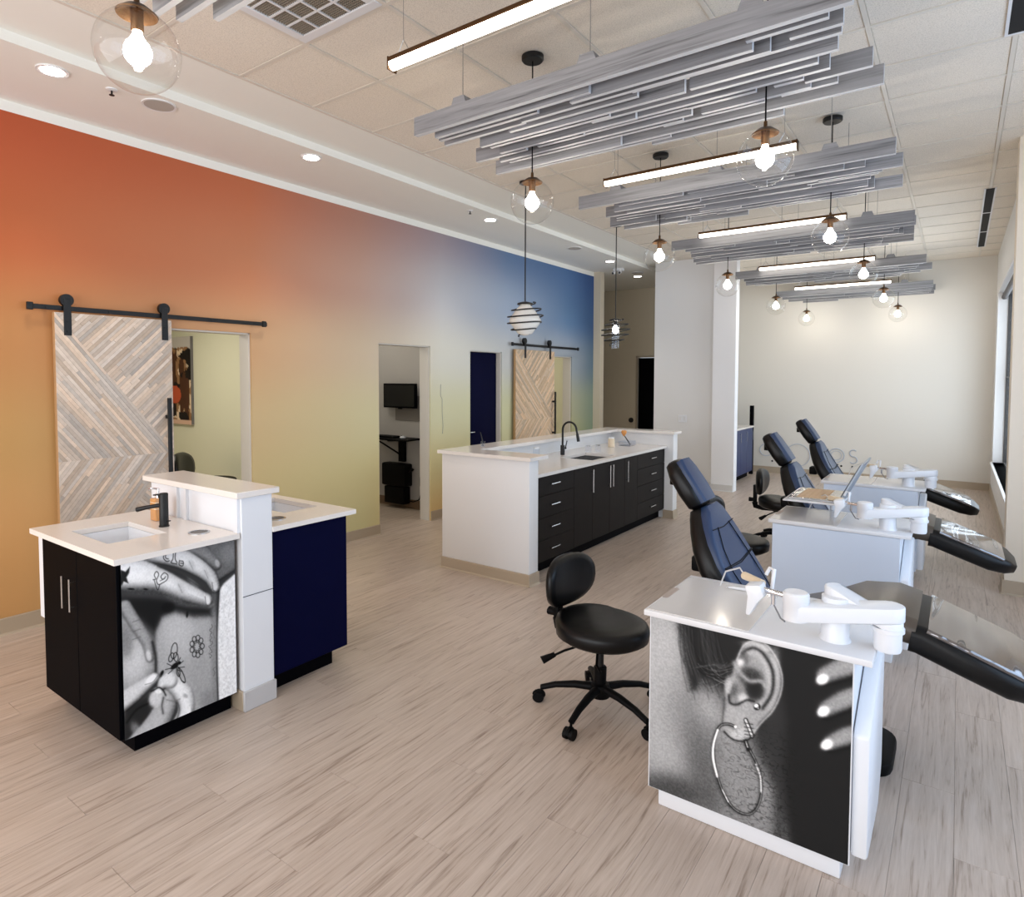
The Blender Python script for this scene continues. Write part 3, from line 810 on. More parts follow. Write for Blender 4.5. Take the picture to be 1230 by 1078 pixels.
lay(((U < .22+.08*n1)*(V > .52)*(V < .96))*1., (14, 12, 14)); lay(((V > .78)*(V < .92)*(U > .2)*(U < .6)*(n1 > .42))*1., (28, 14, 12))
lay((V > .955)*1., (214, 178, 156))
color_panel('printed_canvas', (pw0, 4.163, pz1), (pw1-pw0, 0, 0), (0, 0, pz0-pz1), nx, ny, np.clip(img, 0, 1), CANV, th)

# ================================================================== PHOTO PRINTS (flat printed film on the cabinets)
def homog(src, dst):
    A = []
    for (x, y), (u, v) in zip(src, dst):
        A.append([x, y, 1, 0, 0, 0, -u*x, -u*y]); A.append([0, 0, 0, x, y, 1, -v*x, -v*y])
    h = np.linalg.solve(np.array(A, float), np.array([c for d_ in dst for c in d_], float))
    return np.append(h, 1).reshape(3, 3)
def smoothpts(P, n=6):
    P = [np.array(p, float) for p in P]; out = []
    for i in range(len(P)-1):
        p0 = P[max(i-1, 0)]; p1 = P[i]; p2 = P[i+1]; p3 = P[min(i+2, len(P)-1)]
        for k in range(n):
            t = k/n; out.append(.5*((2*p1)+(-p0+p2)*t+(2*p0-5*p1+4*p2-p3)*t*t+(-p0+3*p1-3*p2+p3)*t**3))
    out.append(P[-1]); return out
class Pic:
    def __init__(s, X, Y, v): s.X, s.Y = X, Y; s.A = np.full(X.shape, float(v))
    def mix(s, m, v): s.A = s.A*(1-m)+v*m
    def dist(s, pts, wid=None):
        d = np.full(s.X.shape, 1e9)
        for i in range(len(pts)-1):
            ax, ay = pts[i]; bx, by = pts[i+1]; vx, vy = bx-ax, by-ay; L_ = vx*vx+vy*vy+1e-9
            t = np.clip(((s.X-ax)*vx+(s.Y-ay)*vy)/L_, 0, 1)
            q = np.hypot(s.X-ax-t*vx, s.Y-ay-t*vy)
            if wid is not None: q = q-(wid[i]+(wid[i+1]-wid[i])*t)
            d = np.minimum(d, q)
        return d
    def stroke(s, P, w, v, soft=3, a=1, sm=True):
        pts = smoothpts(P, 5) if sm and len(P) > 2 else P
        s.mix(a/(1+np.exp(np.clip((s.dist(pts)-w/2)/soft*2.2, -50, 50))), v)
    def blob(s, cx, cy, rx, ry, v, ang=0, soft=.15, a=1):
        c, sn = math.cos(math.radians(ang)), math.sin(math.radians(ang))
        dx, dy = s.X-cx, s.Y-cy; u = (dx*c+dy*sn)/rx; w = (-dx*sn+dy*c)/ry; r = np.hypot(u, w)
        s.mix(a/(1+np.exp(np.clip((r-1)/soft*2.2, -50, 50))), v)
    def poly(s, P, v, soft=4, a=1, sm=False):
        pts = smoothpts(list(P)+[P[0]], 5) if sm else list(P)+[P[0]]
        d = s.dist(pts); inside = np.zeros(s.X.shape, bool)
        for i in range(len(pts)-1):
            x0, y0 = pts[i]; x1, y1 = pts[i+1]
            if y0 == y1: continue
            c = ((y0 > s.Y) != (y1 > s.Y)) & (s.X < (x1-x0)*(s.Y-y0)/(y1-y0)+x0); inside ^= c
        sd = np.where(inside, -d, d)
        s.mix(a/(1+np.exp(np.clip(sd/soft*2.2, -50, 50))), v)
    def finger(s, P, W, v, edge=.5, soft=5, light=(-.3, -1)):
        """tube-shaded finger: bright core, darker rim"""
        pts = smoothpts(P, 5); wid = list(np.interp(np.linspace(0, len(W)-1, len(pts)), range(len(W)), W))
        d = s.dist(pts, wid); m = 1/(1+np.exp(np.clip(d/soft*2.2, -50, 50)))
        w = np.mean(W); t = np.clip(1+d/w, 0, 1.2)      # 0 core .. 1 rim
        gx = np.gradient(d, axis=1); gy = np.gradient(d, axis=0); g = np.hypot(gx, gy)+1e-9
        li = -(0)+(gx*light[0]+gy*light[1])/g
        sh = v*(1-edge*t**2.2*(.55-.45*li))
        s.A = s.A*(1-m)+sh*m

def ear_picture(nx, ny):
    U, V = np.meshgrid(np.linspace(0, 1, nx+1), np.linspace(0, 1, ny+1))
    Hm = homog([(0, 0), (1, 0), (1, 1), (0, 1)], [(60, 5), (880, 188), (832, 1003), (30, 690)])
    w = Hm[2, 0]*U+Hm[2, 1]*V+1; X = (Hm[0, 0]*U+Hm[0, 1]*V+Hm[0, 2])/w; Y = (Hm[1, 0]*U+Hm[1, 1]*V+Hm[1, 2])/w
    p = Pic(X, Y, .115)
    # cheek and neck skin
    p.poly([(-40, -60), (150, -40), (190, 120), (215, 260), (290, 330), (345, 400), (420, 520), (520, 560), (600, 900), (640, 1200), (-40, 1200)], .50, 30)
    p.blob(90, 170, 110, 210, .66, 10, .5, .8); p.blob(90, 420, 130, 200, .60, 0, .5, .8); p.blob(110, 560, 90, 90, .62, 0, .6, .5)
    p.blob(230, 420, 110, 180, .47, -15, .5, .6); p.blob(120, 710, 160, 60, .20, 10, .55, .8); p.blob(260, 640, 60, 190, .30, -12, .6, .75)
    p.blob(300, 360, 55, 70, .62, 0, .5, .6)
    p.blob(420, 640, 90, 200, .50, -8, .4, .85); p.blob(430, 850, 110, 90, .46, 20, .5, .7)
    # back of neck fades into dark
    p.poly([(500, 420), (580, 300), (620, 420), (600, 620), (570, 1100), (520, 1100), (540, 700), (470, 560)], .20, 26, .85)
    p.poly([(610, 240), (1000, 240), (1000, 1200), (650, 1200), (600, 900), (590, 620), (605, 420)], .115, 26)
    # hair
    p.poly([(165, -40), (620, -40), (560, 120), (440, 110), (385, 200), (330, 270), (270, 230), (235, 300), (215, 300), (195, 180)], .13, 16)
    R = random.Random(4)
    for k in range(60):
        x = R.uniform(165, 320); c = R.uniform(-30, 60); y1 = R.uniform(200, 400)
        p.stroke([(x, R.uniform(-20, 60)), (x+c*.6+10, y1*.5), (x+c+40, y1*.85)], R.uniform(1, 2.6), R.choice([.07, .12, .2, .34]), 3.5, .5)
    for k in range(22):
        x = R.uniform(235, 330); y = R.uniform(190, 260)
        p.stroke([(x, y), (x+30, y+R.uniform(10, 36)), (x+R.uniform(60, 110), y+R.uniform(-6, 50))], 2, R.choice([.08, .1, .45]), 2, .7)
    for k in range(9):
        x = R.uniform(290, 400); p.stroke([(x-80, R.uniform(180, 215)), (x-20, R.uniform(195, 235)), (x+30, R.uniform(170, 200))], 3, R.choice([.22, .34]), 2.5, .6)
    # ear body
    ear = [(432, 122), (470, 103), (520, 116), (560, 165), (583, 235), (578, 300), (545, 372), (492, 430), (462, 480), (420, 503), (372, 492), (342, 455), (340, 410), (356, 370), (352, 320), (362, 275), (382, 235), (404, 180)]
    p.poly(ear, .56, 7, sm=True)
    p.blob(548, 250, 26, 110, .70, 8, .4, .7); p.blob(490, 122, 55, 16, .72, 12, .4, .8); p.blob(400, 400, 50, 60, .62, 0, .5, .7)
    p.stroke([(430, 150), (470, 128), (512, 150), (545, 205), (552, 262), (540, 320), (505, 370)], 13, .12, 7, .95)      # scapha shadow
    p.stroke([(452, 150), (490, 150), (522, 200), (528, 262), (512, 320), (488, 360)], 18, .66, 8, .85)                # antihelix
    p.blob(432, 170, 24, 26, .34, 0, .4, .8); p.blob(420, 188, 14, 15, .86, 0, .5, .9)                                  # crus highlight
    p.blob(462, 250, 52, 40, .18, 30, .35, .9); p.blob(474, 300, 40, 40, .12, 0, .35, .95)                              # concha
    p.stroke([(395, 190), (420, 232), (455, 262), (500, 262), (520, 285)], 15, .60, 7, .9)                              # crus of helix
    p.blob(400, 318, 32, 40, .46, 20, .35, .95); p.blob(425, 332, 20, 18, .80, 0, .5, .8); p.blob(388, 300, 14, 24, .30, 20, .5, .7)
    p.stroke([(368, 320), (372, 350), (400, 358), (440, 340), (470, 345)], 8, .10, 5, .9)
    p.blob(366, 280, 14, 34, .68, 6, .4, .8); p.stroke([(350, 330), (345, 375), (338, 430)], 5, .22, 5, .7)
    p.blob(404, 480, 44, 24, .74, -6, .45, .7); p.stroke([(345, 470), (380, 500), (430, 505), (465, 480)], 6, .06, 4, .9)
    # rim of helix
    p.stroke([(405, 178), (435, 118), (480, 100), (525, 112), (566, 166), (588, 236), (582, 306), (548, 378), (500, 428), (465, 470)], 6, .78, 4, .7)
    # stud, small hoop, big hoop
    p.blob(482, 366, 14, 14, .08, 0, .2); p.blob(479, 362, 9, 8, .90, 0, .3); p.blob(486, 372, 4, 4, .5, 0, .3)
    p.stroke([(434, 420), (446, 450), (458, 486)], 17, .10, 2.5); p.stroke([(433, 420), (445, 450), (457, 484)], 9, .82, 2.5)
    for yy in (432, 448, 464, 478): p.stroke([(428, yy), (462, yy+6)], 3, .15, 2, .9, False)
    hoop = [(390, 447), (360, 437), (328, 446), (306, 492), (298, 560), (308, 640), (335, 720), (375, 780), (430, 802), (468, 776), (488, 715), (486, 640), (468, 585), (448, 545), (432, 505)]
    p.stroke([(x_-9, y_+4) for x_, y_ in hoop], 8, .16, 6, .45)
    p.stroke(hoop, 11, .06, 2.5); p.stroke([(x_+1, y_) for x_, y_ in hoop], 4.5, .55, 2, .9)
    p.stroke([(318, 462), (299, 520), (296, 580), (310, 650)], 8, .97, 2.5); p.stroke([(470, 600), (486, 650), (487, 710)], 5, .9, 2.5)
    p.stroke([(330, 705), (352, 752)], 4, .85, 2); p.blob(391, 448, 6, 6, .9, 0, .3); p.stroke([(430, 505), (440, 540)], 14, .1, 3); p.stroke([(432, 508), (438, 530)], 4, .8, 2)
    # blurred fingers on the right
    for (x0, y0, x1, y1, r, nxp, nyp) in ((900, 190, 762, 238, 44, 752, 252), (900, 315, 765, 375, 42, 752, 382), (900, 470, 780, 510, 40, 762, 516)):
        p.finger([(x0, y0), ((x0+x1)/2, (y0+y1)/2-4), (x1, y1)], [r*.95, r, r*.8], .55, .8, 10, (-.2, -1))
        p.blob(nxp, nyp, 26, 20, .92, -28, .3)
    # skin grain and neck creases
    A = p.A
    fine = fbm(U, V, 130, 130, 11, 2)-.5; cre = np.abs(fbm(np.clip(U*.8+.2*V, 0, 1), np.clip(V, 0, 1), 40, 60, 21, 2)-.5)
    neck = 1/(1+np.exp(-(p.X-330)/30))*1/(1+np.exp(-(p.Y-480)/30))*(1/(1+np.exp((p.X-620)/20)))
    A = np.where(A > .2, .2+(A-.2)*1.22, A); A = A+fine*.12*(A > .22); A = A*(1-neck*.38*np.exp(-(cre/.04)**2))
    return np.clip(A, .09, 1)

def tattoo_picture(nx, ny):
    U, V = np.meshgrid(np.linspace(0, 1, nx+1), np.linspace(0, 1, ny+1))
    Hm = homog([(0, 0), (1, 0), (1, 1), (0, 1)], [(35, 148), (662, 30), (672, 855), (60, 1050)])
    w = Hm[2, 0]*U+Hm[2, 1]*V+1; X = (Hm[0, 0]*U+Hm[0, 1]*V+Hm[0, 2])/w; Y = (Hm[1, 0]*U+Hm[1, 1]*V+Hm[1, 2])/w
    p = Pic(X, Y, .22)
    p.poly([(0, 380), (110, 430), (210, 560), (225, 700), (60, 900), (0, 900)], .60, 26); p.blob(110, 650, 80, 110, .84, 20, .5, .8); p.blob(60, 560, 40, 70, .45, 0, .5, .7)
    # forearm with tattoos
    p.poly([(222, 500), (262, 420), (330, 370), (540, 380), (562, 480), (560, 910), (400, 990), (380, 800), (228, 720)], .66, 10)
    p.blob(350, 520, 80, 120, .76, 0, .5, .8); p.blob(470, 760, 70, 130, .62, 0, .5, .6); p.blob(545, 600, 18, 300, .50, 0, .5, .7); p.blob(520, 880, 50, 50, .48, 0, .5, .6)
    # towel
    p.poly([(578, 300), (600, 270), (690, 200), (700, 900), (566, 905), (560, 560)], .90, 5)
    tow = fbm(U, V, 70, 80, 3, 2)-.5; p.A = p.A+tow*.16*(p.X > 570)*(p.Y > 280)*(p.A > .6)
    p.stroke([(572, 300), (562, 480), (560, 700), (566, 900)], 8, .15, 4, .8)
    # upper right arm
    p.poly([(500, 40), (700, 0), (700, 190), (575, 250), (540, 150)], .40, 8); p.blob(630, 110, 50, 50, .52, -20, .5, .7); p.stroke([(575, 252), (640, 215), (680, 190)], 12, .10, 8, .8)
    # shade beneath the hand
    p.poly([(20, 330), (180, 320), (330, 360), (535, 395), (530, 440), (430, 440), (330, 410), (250, 430), (215, 500), (150, 440), (40, 370)], .10, 18, .95)
    # hand back and fingers
    p.finger([(390, 75), (470, 90), (560, 168)], [34, 38, 28], .50, .7, 5)
    p.finger([(170, 90), (330, 120), (440, 170), (520, 230), (552, 290)], [50, 54, 48, 38, 26], .84, .85, 5)
    p.finger([(-20, 170), (90, 200), (230, 235), (370, 300), (500, 355)], [110, 92, 62, 50, 34], .90, .80, 6)
    p.blob(150, 300, 120, 26, .30, 8, .6, .6); p.blob(330, 345, 70, 14, .34, 26, .6, .7); p.blob(430, 262, 40, 10, .62, 38, .5, .6)
    p.blob(80, 190, 70, 40, .95, 10, .6, .6); p.stroke([(235, 165), (300, 190), (400, 240), (500, 310)], 8, .18, 7, .75)
    for x_, y_, a_ in ((360, 285, 60), (420, 165, 60), (505, 215, 55)): p.blob(x_, y_, 30, 16, .70, a_, .5, .6); p.stroke([(x_-14, y_-20), (x_+6, y_+24)], 3, .45, 3, .6, False)
    p.blob(508, 356, 15, 24, .86, -12, .25); p.blob(548, 282, 15, 26, .80, -10, .25); p.blob(564, 160, 12, 20, .66, -20, .3)
    p.stroke([(494, 336), (500, 376), (512, 384)], 3, .25, 2, .8); p.stroke([(534, 262), (540, 300), (550, 308)], 3, .22, 2, .8)
    # left lower finger
    p.finger([(60, 370), (120, 470), (175, 560), (190, 640)], [34, 34, 30, 22], .62, .62, 6); p.blob(184, 628, 13, 28, .80, -12, .3)
    for yy in (450, 500, 540): p.stroke([(100, yy), (140, yy-12)], 3, .3, 3, .6, False)
    p.stroke([(205, 560), (222, 640), (222, 720)], 12, .10, 7, .85)
    # lower hand
    p.poly([(60, 880), (190, 840), (200, 1060), (60, 1080)], .16, 12); p.blob(120, 1000, 22, 40, .62, -30, .5, .7); p.stroke([(70, 960), (120, 900), (190, 870)], 8, .06, 5, .9)
    p.finger([(20, 870), (110, 815), (215, 745)], [52, 44, 27], .84, .80, 5, (-.3, -1)); p.blob(196, 752, 34, 17, .96, -38, .3); p.stroke([(165, 775), (205, 765), (232, 735)], 3, .35, 2, .7)
    p.finger([(120, 1100), (215, 1000), (275, 900), (285, 850)], [70, 66, 56, 44], .74, .70, 6)          # thumb side of the lower fist
    p.finger([(330, 1020), (385, 930), (372, 840), (300, 765)], [34, 44, 52, 44], .92, .72, 5)           # bent index finger
    p.finger([(300, 765), (268, 770), (250, 790)], [40, 32, 18], .88, .6, 5)
    p.blob(222, 850, 36, 44, .82, 12, .22); p.blob(236, 812, 22, 15, .92, 24, .25)
    p.stroke([(198, 812), (214, 806), (240, 796), (262, 812), (276, 838)], 7, .10, 4, .9); p.stroke([(264, 850), (256, 890), (262, 930)], 7, .16, 6, .8)
    p.stroke([(338, 878), (350, 920), (330, 985), (310, 1030)], 9, .22, 7, .8); p.stroke([(280, 862), (320, 872), (352, 864)], 4, .42, 4, .7)
    p.blob(384, 850, 14, 9, .52, 30, .5, .6); p.blob(404, 930, 8, 20, .95, 10, .3)
    # tattoos
    K = .07
    for cx, cy, rx, ry, an in ((322, 612, 17, 42, 8), (306, 645, 12, 24, 20), (332, 645, 12, 24, -8), (362, 742, 12, 44, -24), (344, 722, 9, 26, -10)):
        a_ = math.radians(an); pts = [(cx+rx*math.cos(t)*math.cos(a_)-ry*math.sin(t)*math.sin(a_), cy+rx*math.cos(t)*math.sin(a_)+ry*math.sin(t)*math.cos(a_)) for t in np.linspace(0, 2*PI, 15)]
        p.stroke(pts, 4, K, 2, .95, False)
    p.blob(326, 690, 26, 13, K, -35, .2); p.blob(352, 676, 8, 8, K, 0, .2)
    for a_, b_ in (((310, 690), (284, 676)), ((308, 700), (274, 706)), ((312, 712), (290, 728)), ((340, 680), (356, 650)), ((350, 684), (372, 668)), ((348, 700), (378, 700)), ((340, 712), (366, 722)), ((258, 716), (250, 740)), ((362, 770), (380, 780))):
        p.stroke([a_, b_], 3.4, K, 1.8, .95, False)
    p.blob(256, 722, 8, 14, K, 30, .3)
    for k in range(9):
        a_ = 2*PI*k/9; cx, cy = 448+30*math.cos(a_), 597+46*math.sin(a_)
        pts = [(cx+11*math.cos(t), cy+14*math.sin(t)) for t in np.linspace(0, 2*PI, 11)]; p.stroke(pts, 3.6, K, 1.8, .95, False)
    star = []
    for k in range(18): a_ = 2*PI*k/18; q = 1 if k % 2 else .62; star.append((448+20*q*math.cos(a_), 597+32*q*math.sin(a_)))
    p.stroke(star+[star[0]], 3, K, 1.8, .9, False)
    wr = [(520, 662), (530, 650), (518, 640), (532, 630), (522, 612), (514, 600), (530, 592), (534, 578), (520, 570), (530, 556), (522, 540), (532, 528), (518, 516), (534, 500), (530, 484)]
    p.stroke(wr, 2.6, .28, 1.6, .85); p.stroke([(524, 664), (514, 640), (526, 600), (520, 560), (528, 510)], 1.6, .34, 1.5, .7)
    p.stroke([(540, 760), (548, 740), (538, 722), (550, 712)], 2.6, .34, 1.6, .8); p.stroke([(548, 560), (542, 530), (550, 490)], 2, .36, 1.5, .7)
    sw = [(208, 236), (222, 232), (214, 212), (226, 194), (238, 210), (226, 240), (236, 262), (256, 256), (282, 240), (288, 216), (268, 202), (250, 222), (262, 236), (276, 222)]
    p.stroke(sw, 3.8, .12, 1.8, .95); p.stroke([(214, 240), (232, 290), (244, 262)], 3.4, .12, 1.8, .95); p.stroke([(246, 244), (270, 232)], 3, .15, 1.8, .9, False)
    for P_ in ([(270, 100), (264, 124), (280, 142), (296, 140)], [(276, 106), (276, 124), (290, 130)], [(318, 96), (316, 130), (306, 150), (338, 158)], [(330, 98), (328, 130), (338, 150)], [(352, 140), (350, 162), (370, 168), (372, 146), (354, 142)], [(358, 154), (372, 156)]):
        p.stroke(P_, 4.4, .13, 2, .95)
    p.poly([(36, 180), (60, 190), (84, 165), (80, 196), (66, 220), (76, 250), (52, 240), (40, 262), (30, 240)], .14, 3)
    p.blob(90, 280, 18, 5, .1, 5, .3); p.blob(168, 284, 12, 5, .12, 8, .3); p.blob(290, 385, 34, 26, .05, 0, .3, .6); p.blob(394, 424, 7, 18, .12, 6, .3)
    A = p.A*1.02+(fbm(U, V, 90, 110, 17, 3)-.5)*.10*(p.A > .25)
    A = .5+(A-.5)*1.08
    return np.clip(A, .01, 1)

# ================================================================== FURNITURE HELPERS
def bar_handle(parent, p0, p1, out, m=STEEL, r=.005, flat=True):
    """bar from p0 to p1 standing off by vector out"""
    p0, p1, out = Vector(p0), Vector(p1), Vector(out)
    d = (p1-p0).normalized()
    mb = MB(); mb.tube([p0+out, p1+out], r, 8)
    for q in (p0+d*.02, p1-d*.02): mb.tube([q, q+out], r*.8, 6)
    return mb.build('handle', m, parent, smooth=True)
def gooseneck(x, y, z, label, h=.33):
    th = thing('faucet', label, 'faucet', (x, y, z))
    MB().lathe([(0, 0), (.024, 0), (.024, .10), (.021, .105), (0, .105)], (x, y, z), 20).build('body', BLK, th, smooth=True)
    R_ = .085; pts = [(x, y, z+.09), (x, y, z+h-R_)]
    for a in range(15, 181, 15):
        t = math.radians(a); pts.append((x+R_*(1-math.cos(t)), y, z+h-R_+R_*math.sin(t)))
    pts.append((x+2*R_+.012, y, z+h-R_-.05))
    MB().tube(pts, .011, 12).build('spout', BLK, th, smooth=True)
    MB().tube([(x+2*R_+.010, y, z+h-R_-.04), (x+2*R_+.024, y, z+h-R_-.12)], [.015, .017], 14).build('spray_head', BLK, th, smooth=True)
    mb = MB(); mb.cyl((x, y, z+.07), (x+.01, y+.05, z+.07), .012, n=12); mb.tube([(x+.01, y+.045, z+.075), (x+.02, y+.06, z+.15)], .006, 8)
    mb.build('lever', BLK, th, smooth=True)
def slab_with_hole(x0, y0, x1, y1, z0, z1, hx0, hy0, hx1, hy1):
    mb = MB()
    mb.box(x0, y0, z0, hx0, y1, z1); mb.box(hx1, y0, z0, x1, y1, z1); mb.box(hx0, y0, z0, hx1, hy0, z1); mb.box(hx0, hy1, z0, hx1, y1, z1)
    return mb
def basin(parent, x0, y0, x1, y1, z, depth, m, name='sink_basin'):
    t = .012; mb = MB()
    mb.box(x0-t, y0-t, z-depth-t, x1+t, y1+t, z-depth)
    mb.box(x0-t, y0-t, z-depth, x0, y1+t, z-.001); mb.box(x1, y0-t, z-depth, x1+t, y1+t, z-.001)
    mb.box(x0, y0-t, z-depth, x1, y0, z-.001); mb.box(x0, y1, z-depth, x1, y1+t, z-.001)
    o = mb.build(name, m, parent)
    MB().lathe([(0, 0), (.022, 0), (.025, .003), (0, .004)], ((x0+x1)/2, (y0+y1)/2, z-depth), 16).build('drain', STEEL, parent, smooth=True)
    return o
def wood_strip(): pass

# ================================================================== LEFT HAND-WASH STATION
zt = .909; ZT = .936
th = thing('wash_station', 'black and navy two-sided wash station with a tattoo photo print and a raised white ledge', 'cabinet', (-3.4, 1.9, 0))
xf, xb = -2.985, -3.84
B(xb, 1.252, .10, xf, 1.80, zt-.20).build('near_cabinet', BLACKL, th, bevel=.002, seg=1)
mb = MB(); mb.box(xb, 1.252, zt-.20, xf, 1.272, zt); mb.box(xb, 1.78, zt-.20, xf, 1.80, zt); mb.box(xb, 1.272, zt-.2, xb+.02, 1.78, zt); mb.box(xf-.02, 1.272, zt-.2, xf, 1.78, zt)
mb.build('cabinet_rim', BLACKL, th)
B(xb+.02, 1.32, 0, xf-.055, 1.80, .10).build('toe_kick', BLACKL, th)
for a, b_, hx in ((xb+.004, (xb+xf)/2-.002, (xb+xf)/2-.045), ((xb+xf)/2+.002, xf-.004, (xb+xf)/2+.045)):
    dd = B(a, 1.236, .105, b_, 1.252, zt-.006).build('door', BLACKL, th, bevel=.002, seg=1)
    bar_handle(dd, (hx-.07, 1.236, .60), (hx-.07, 1.236, .76), (0, -.024, 0), STEEL, .0045)
tp = tattoo_picture(230, 300)
color_panel('tattoo_photo_print', (xf+.003, 1.254, zt-.002), (0, .545, 0), (0, 0, -(zt-.104)), 230, 300, np.repeat(tp[..., None], 3, 2), PRINT, th)
B(xf-.002, 1.252, .10, xf+.0025, 1.80, zt).build('print_backing', BLACKL, th)
B(-3.93, 1.25, .46, xb-.002, 1.60, zt).build('side_panel', LAM, th)
sl = slab_with_hole(-3.945, 1.215, -2.955, 1.815, zt, ZT, -3.70, 1.32, -3.27, 1.60)
sl.build('near_counter', QUARTZ, th)
basin(th, -3.70, 1.32, -3.27, 1.60, zt-.001, .12, SINKW)
# column and dividing wall, cap
B(-3.90, 1.822, 0, -2.95, 2.0, 1.118).build('dividing_wall', LAM, th, bevel=.002, seg=1)
B(-2.9505, 1.8225, .60, -2.9480, 1.9995, .603).build('joint_line', BLACKL, th)
B(-2.955, 1.815, 0, -2.937, 2.007, .105).build('column_base', mat('pale_column_base', C(190, 188, 188), .5), th, bevel=.003, seg=1)
B(-3.2, 1.812, 0, -2.95, 1.824, .105).build('column_base', TRIM, th, bevel=.003, seg=1)
B(-3.93, 1.785, 1.118, -2.93, 2.035, 1.15).build('ledge_cap', QUARTZ, th, bevel=.003, seg=1)
for a, b_ in ((-3.50, -3.47), (-3.60, -3.57), (-3.0, -2.965)): B(a, 1.806, ZT, b_, 1.822, 1.118).build('batten', LAM, th)
# far half
B(xb, 2.0, .10, xf-.002, 2.535, zt-.2).build('far_cabinet', NAVY, th, bevel=.002, seg=1)
mb = MB(); mb.box(xf-.02, 2.0, zt-.2, xf-.002, 2.535, zt); mb.box(xb, 2.515, zt-.2, xf-.02, 2.535, zt); mb.box(xb, 2.0, zt-.2, xb+.02, 2.515, zt)
mb.build('cabinet_rim', NAVY, th)
B(xf-.002, 2.004, .102, xf+.006, 2.532, zt-.004).build('end_panel', NAVY, th, bevel=.002, seg=1)
B(xb+.02, 2.0, 0, xf-.05, 2.46, .10).build('toe_kick', BLACKL, th)
slab_with_hole(-3.945, 2.0, -2.94, 2.575, zt, ZT, -3.66, 2.25, -3.20, 2.50).build('far_counter', QUARTZ, th)
basin(th, -3.66, 2.25, -3.20, 2.50, zt-.001, .12, SINKW)
for x, y in ((-3.14, 1.70), (-3.10, 2.13)):
    MB().lathe([(.042, .0005), (.052, .0005), (.052, .004), (.042, .004)], (x, y, ZT), 24).build('waste_ring', STEEL, th, smooth=True)
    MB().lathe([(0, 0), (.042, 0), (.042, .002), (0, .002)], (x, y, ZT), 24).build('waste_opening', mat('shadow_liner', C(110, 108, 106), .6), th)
# station faucet
fx, fy = -3.42, 1.66
f = thing('faucet', 'black single-lever faucet beside the station sink', 'faucet', (fx, fy, ZT))
MB().lathe([(0, 0), (.026, 0), (.026, .006), (.0225, .008), (.0225, .175), (.019, .18), (0, .18)], (fx, fy, ZT), 22).build('body', BLK, f, smooth=True)
MB().tube([(fx-.015, fy-.005, ZT+.115), (fx-.085, fy-.052, ZT+.10), (fx-.125, fy-.082, ZT+.088)], [.011, .011, .013], 12).build('spout', BLK, f, smooth=True)
MB().tube([(fx, fy, ZT+.172), (fx-.05, fy-.03, ZT+.168)], [.006, .004], 8).build('lever', BLK, f, smooth=True)
MB().tube([(fx+.015, fy+.005, ZT+.03), (fx+.045, fy+.012, ZT+.034)], [.004, .003], 8).build('pop_up_rod', BLK, f, smooth=True)
# soap dispenser
sx_, sy_ = -3.60, 1.72
f = thing('soap_dispenser', 'square amber soap bottle with chrome pump behind the black faucet', 'soap dispenser', (sx_, sy_, ZT))
B(sx_-.034, sy_-.034, ZT, sx_+.034, sy_+.034, ZT+.125).build('bottle', AMBER, f, bevel=.008)
for k, (z0_, z1_) in enumerate(((.06, .078), (.095, .112))): B(sx_-.0345, sy_-.0345, ZT+z0_, sx_+.0345, sy_+.0345, ZT+z1_).build('label_band', CUP, f, bevel=.008)
MB().lathe([(0, .125), (.016, .125), (.016, .150), (.006, .152), (.006, .178), (0, .178)], (sx_, sy_, ZT), 16).build('pump', CHROME, f, smooth=True)
MB().tube([(sx_, sy_, ZT+.175), (sx_-.035, sy_-.022, ZT+.178), (sx_-.05, sy_-.03, ZT+.17)], .005, 8).build('nozzle', CHROME, f, smooth=True)

# ================================================================== SINK ISLAND
I0, I1, IX0, IX1, ZK, ZCAP = 4.352, 7.70, -3.80, -2.845, .905, 1.05
th = thing('sink_island', 'long white sink island with dark wood drawers and a raised surrounding ledge', 'cabinet', (-3.3, 6, 0))
B(IX0, I0, 0, IX1, I0+.14, ZCAP).build('end_wall', WHITE, th, bevel=.006)
B(IX0, I1-.14, 0, IX1+.02, I1, ZCAP).build('end_wall', WHITE, th, bevel=.006)
B(IX0, I0+.14, 0, IX0+.14, I1-.14, ZCAP).build('back_wall', WHITE, th)
for q in (base_x(I0-.001, IX0, IX1, -1, .10), base_y('', IX1+.001, I0-.02, I0+.14, 1, .10), base_x(I1-.141, IX1-.1, IX1+.02, -1, .10), base_y('', IX1+.021, I1-.16, I1, 1, .10)):
    q.build('base_moulding', TRIM, th)
mb = MB(); mb.box(IX0-.03, I0-.03, ZCAP, IX1+.03, I0+.25, ZCAP+.03); mb.box(IX0-.03, I0+.25, ZCAP, IX0+.25, I1-.19, ZCAP+.03); mb.box(IX0-.03, I1-.19, ZCAP, IX1+.05, I1+.05, ZCAP+.03)
mb.build('ledge_cap', QUARTZ, th)
sx0, sx1, sy0, sy1 = -3.36, -2.98, 5.72, 6.28
CY0, CY1 = I0+.14, I1-.14
slab_with_hole(IX0+.14, CY0, IX1-.06, CY1, ZK-.03, ZK, sx0, sy0, sx1, sy1).build('counter', QUARTZ, th)
basin(th, sx0, sy0, sx1, sy1, ZK-.031, .14, STEEL)
XF = -2.955
mb = MB(); mb.box(IX0+.14, CY0, .10, XF, CY1, ZK-.2); mb.box(XF-.02, CY0, ZK-.2, XF, CY1, ZK-.03)
mb.build('carcass', DARKW, th)
B(IX0+.14, CY0, 0, XF-.05, CY1, .10).build('toe_kick', BLACKL, th)
ys = [4.50, 5.27, 5.65, 6.03, 6.40, 6.74, CY1]
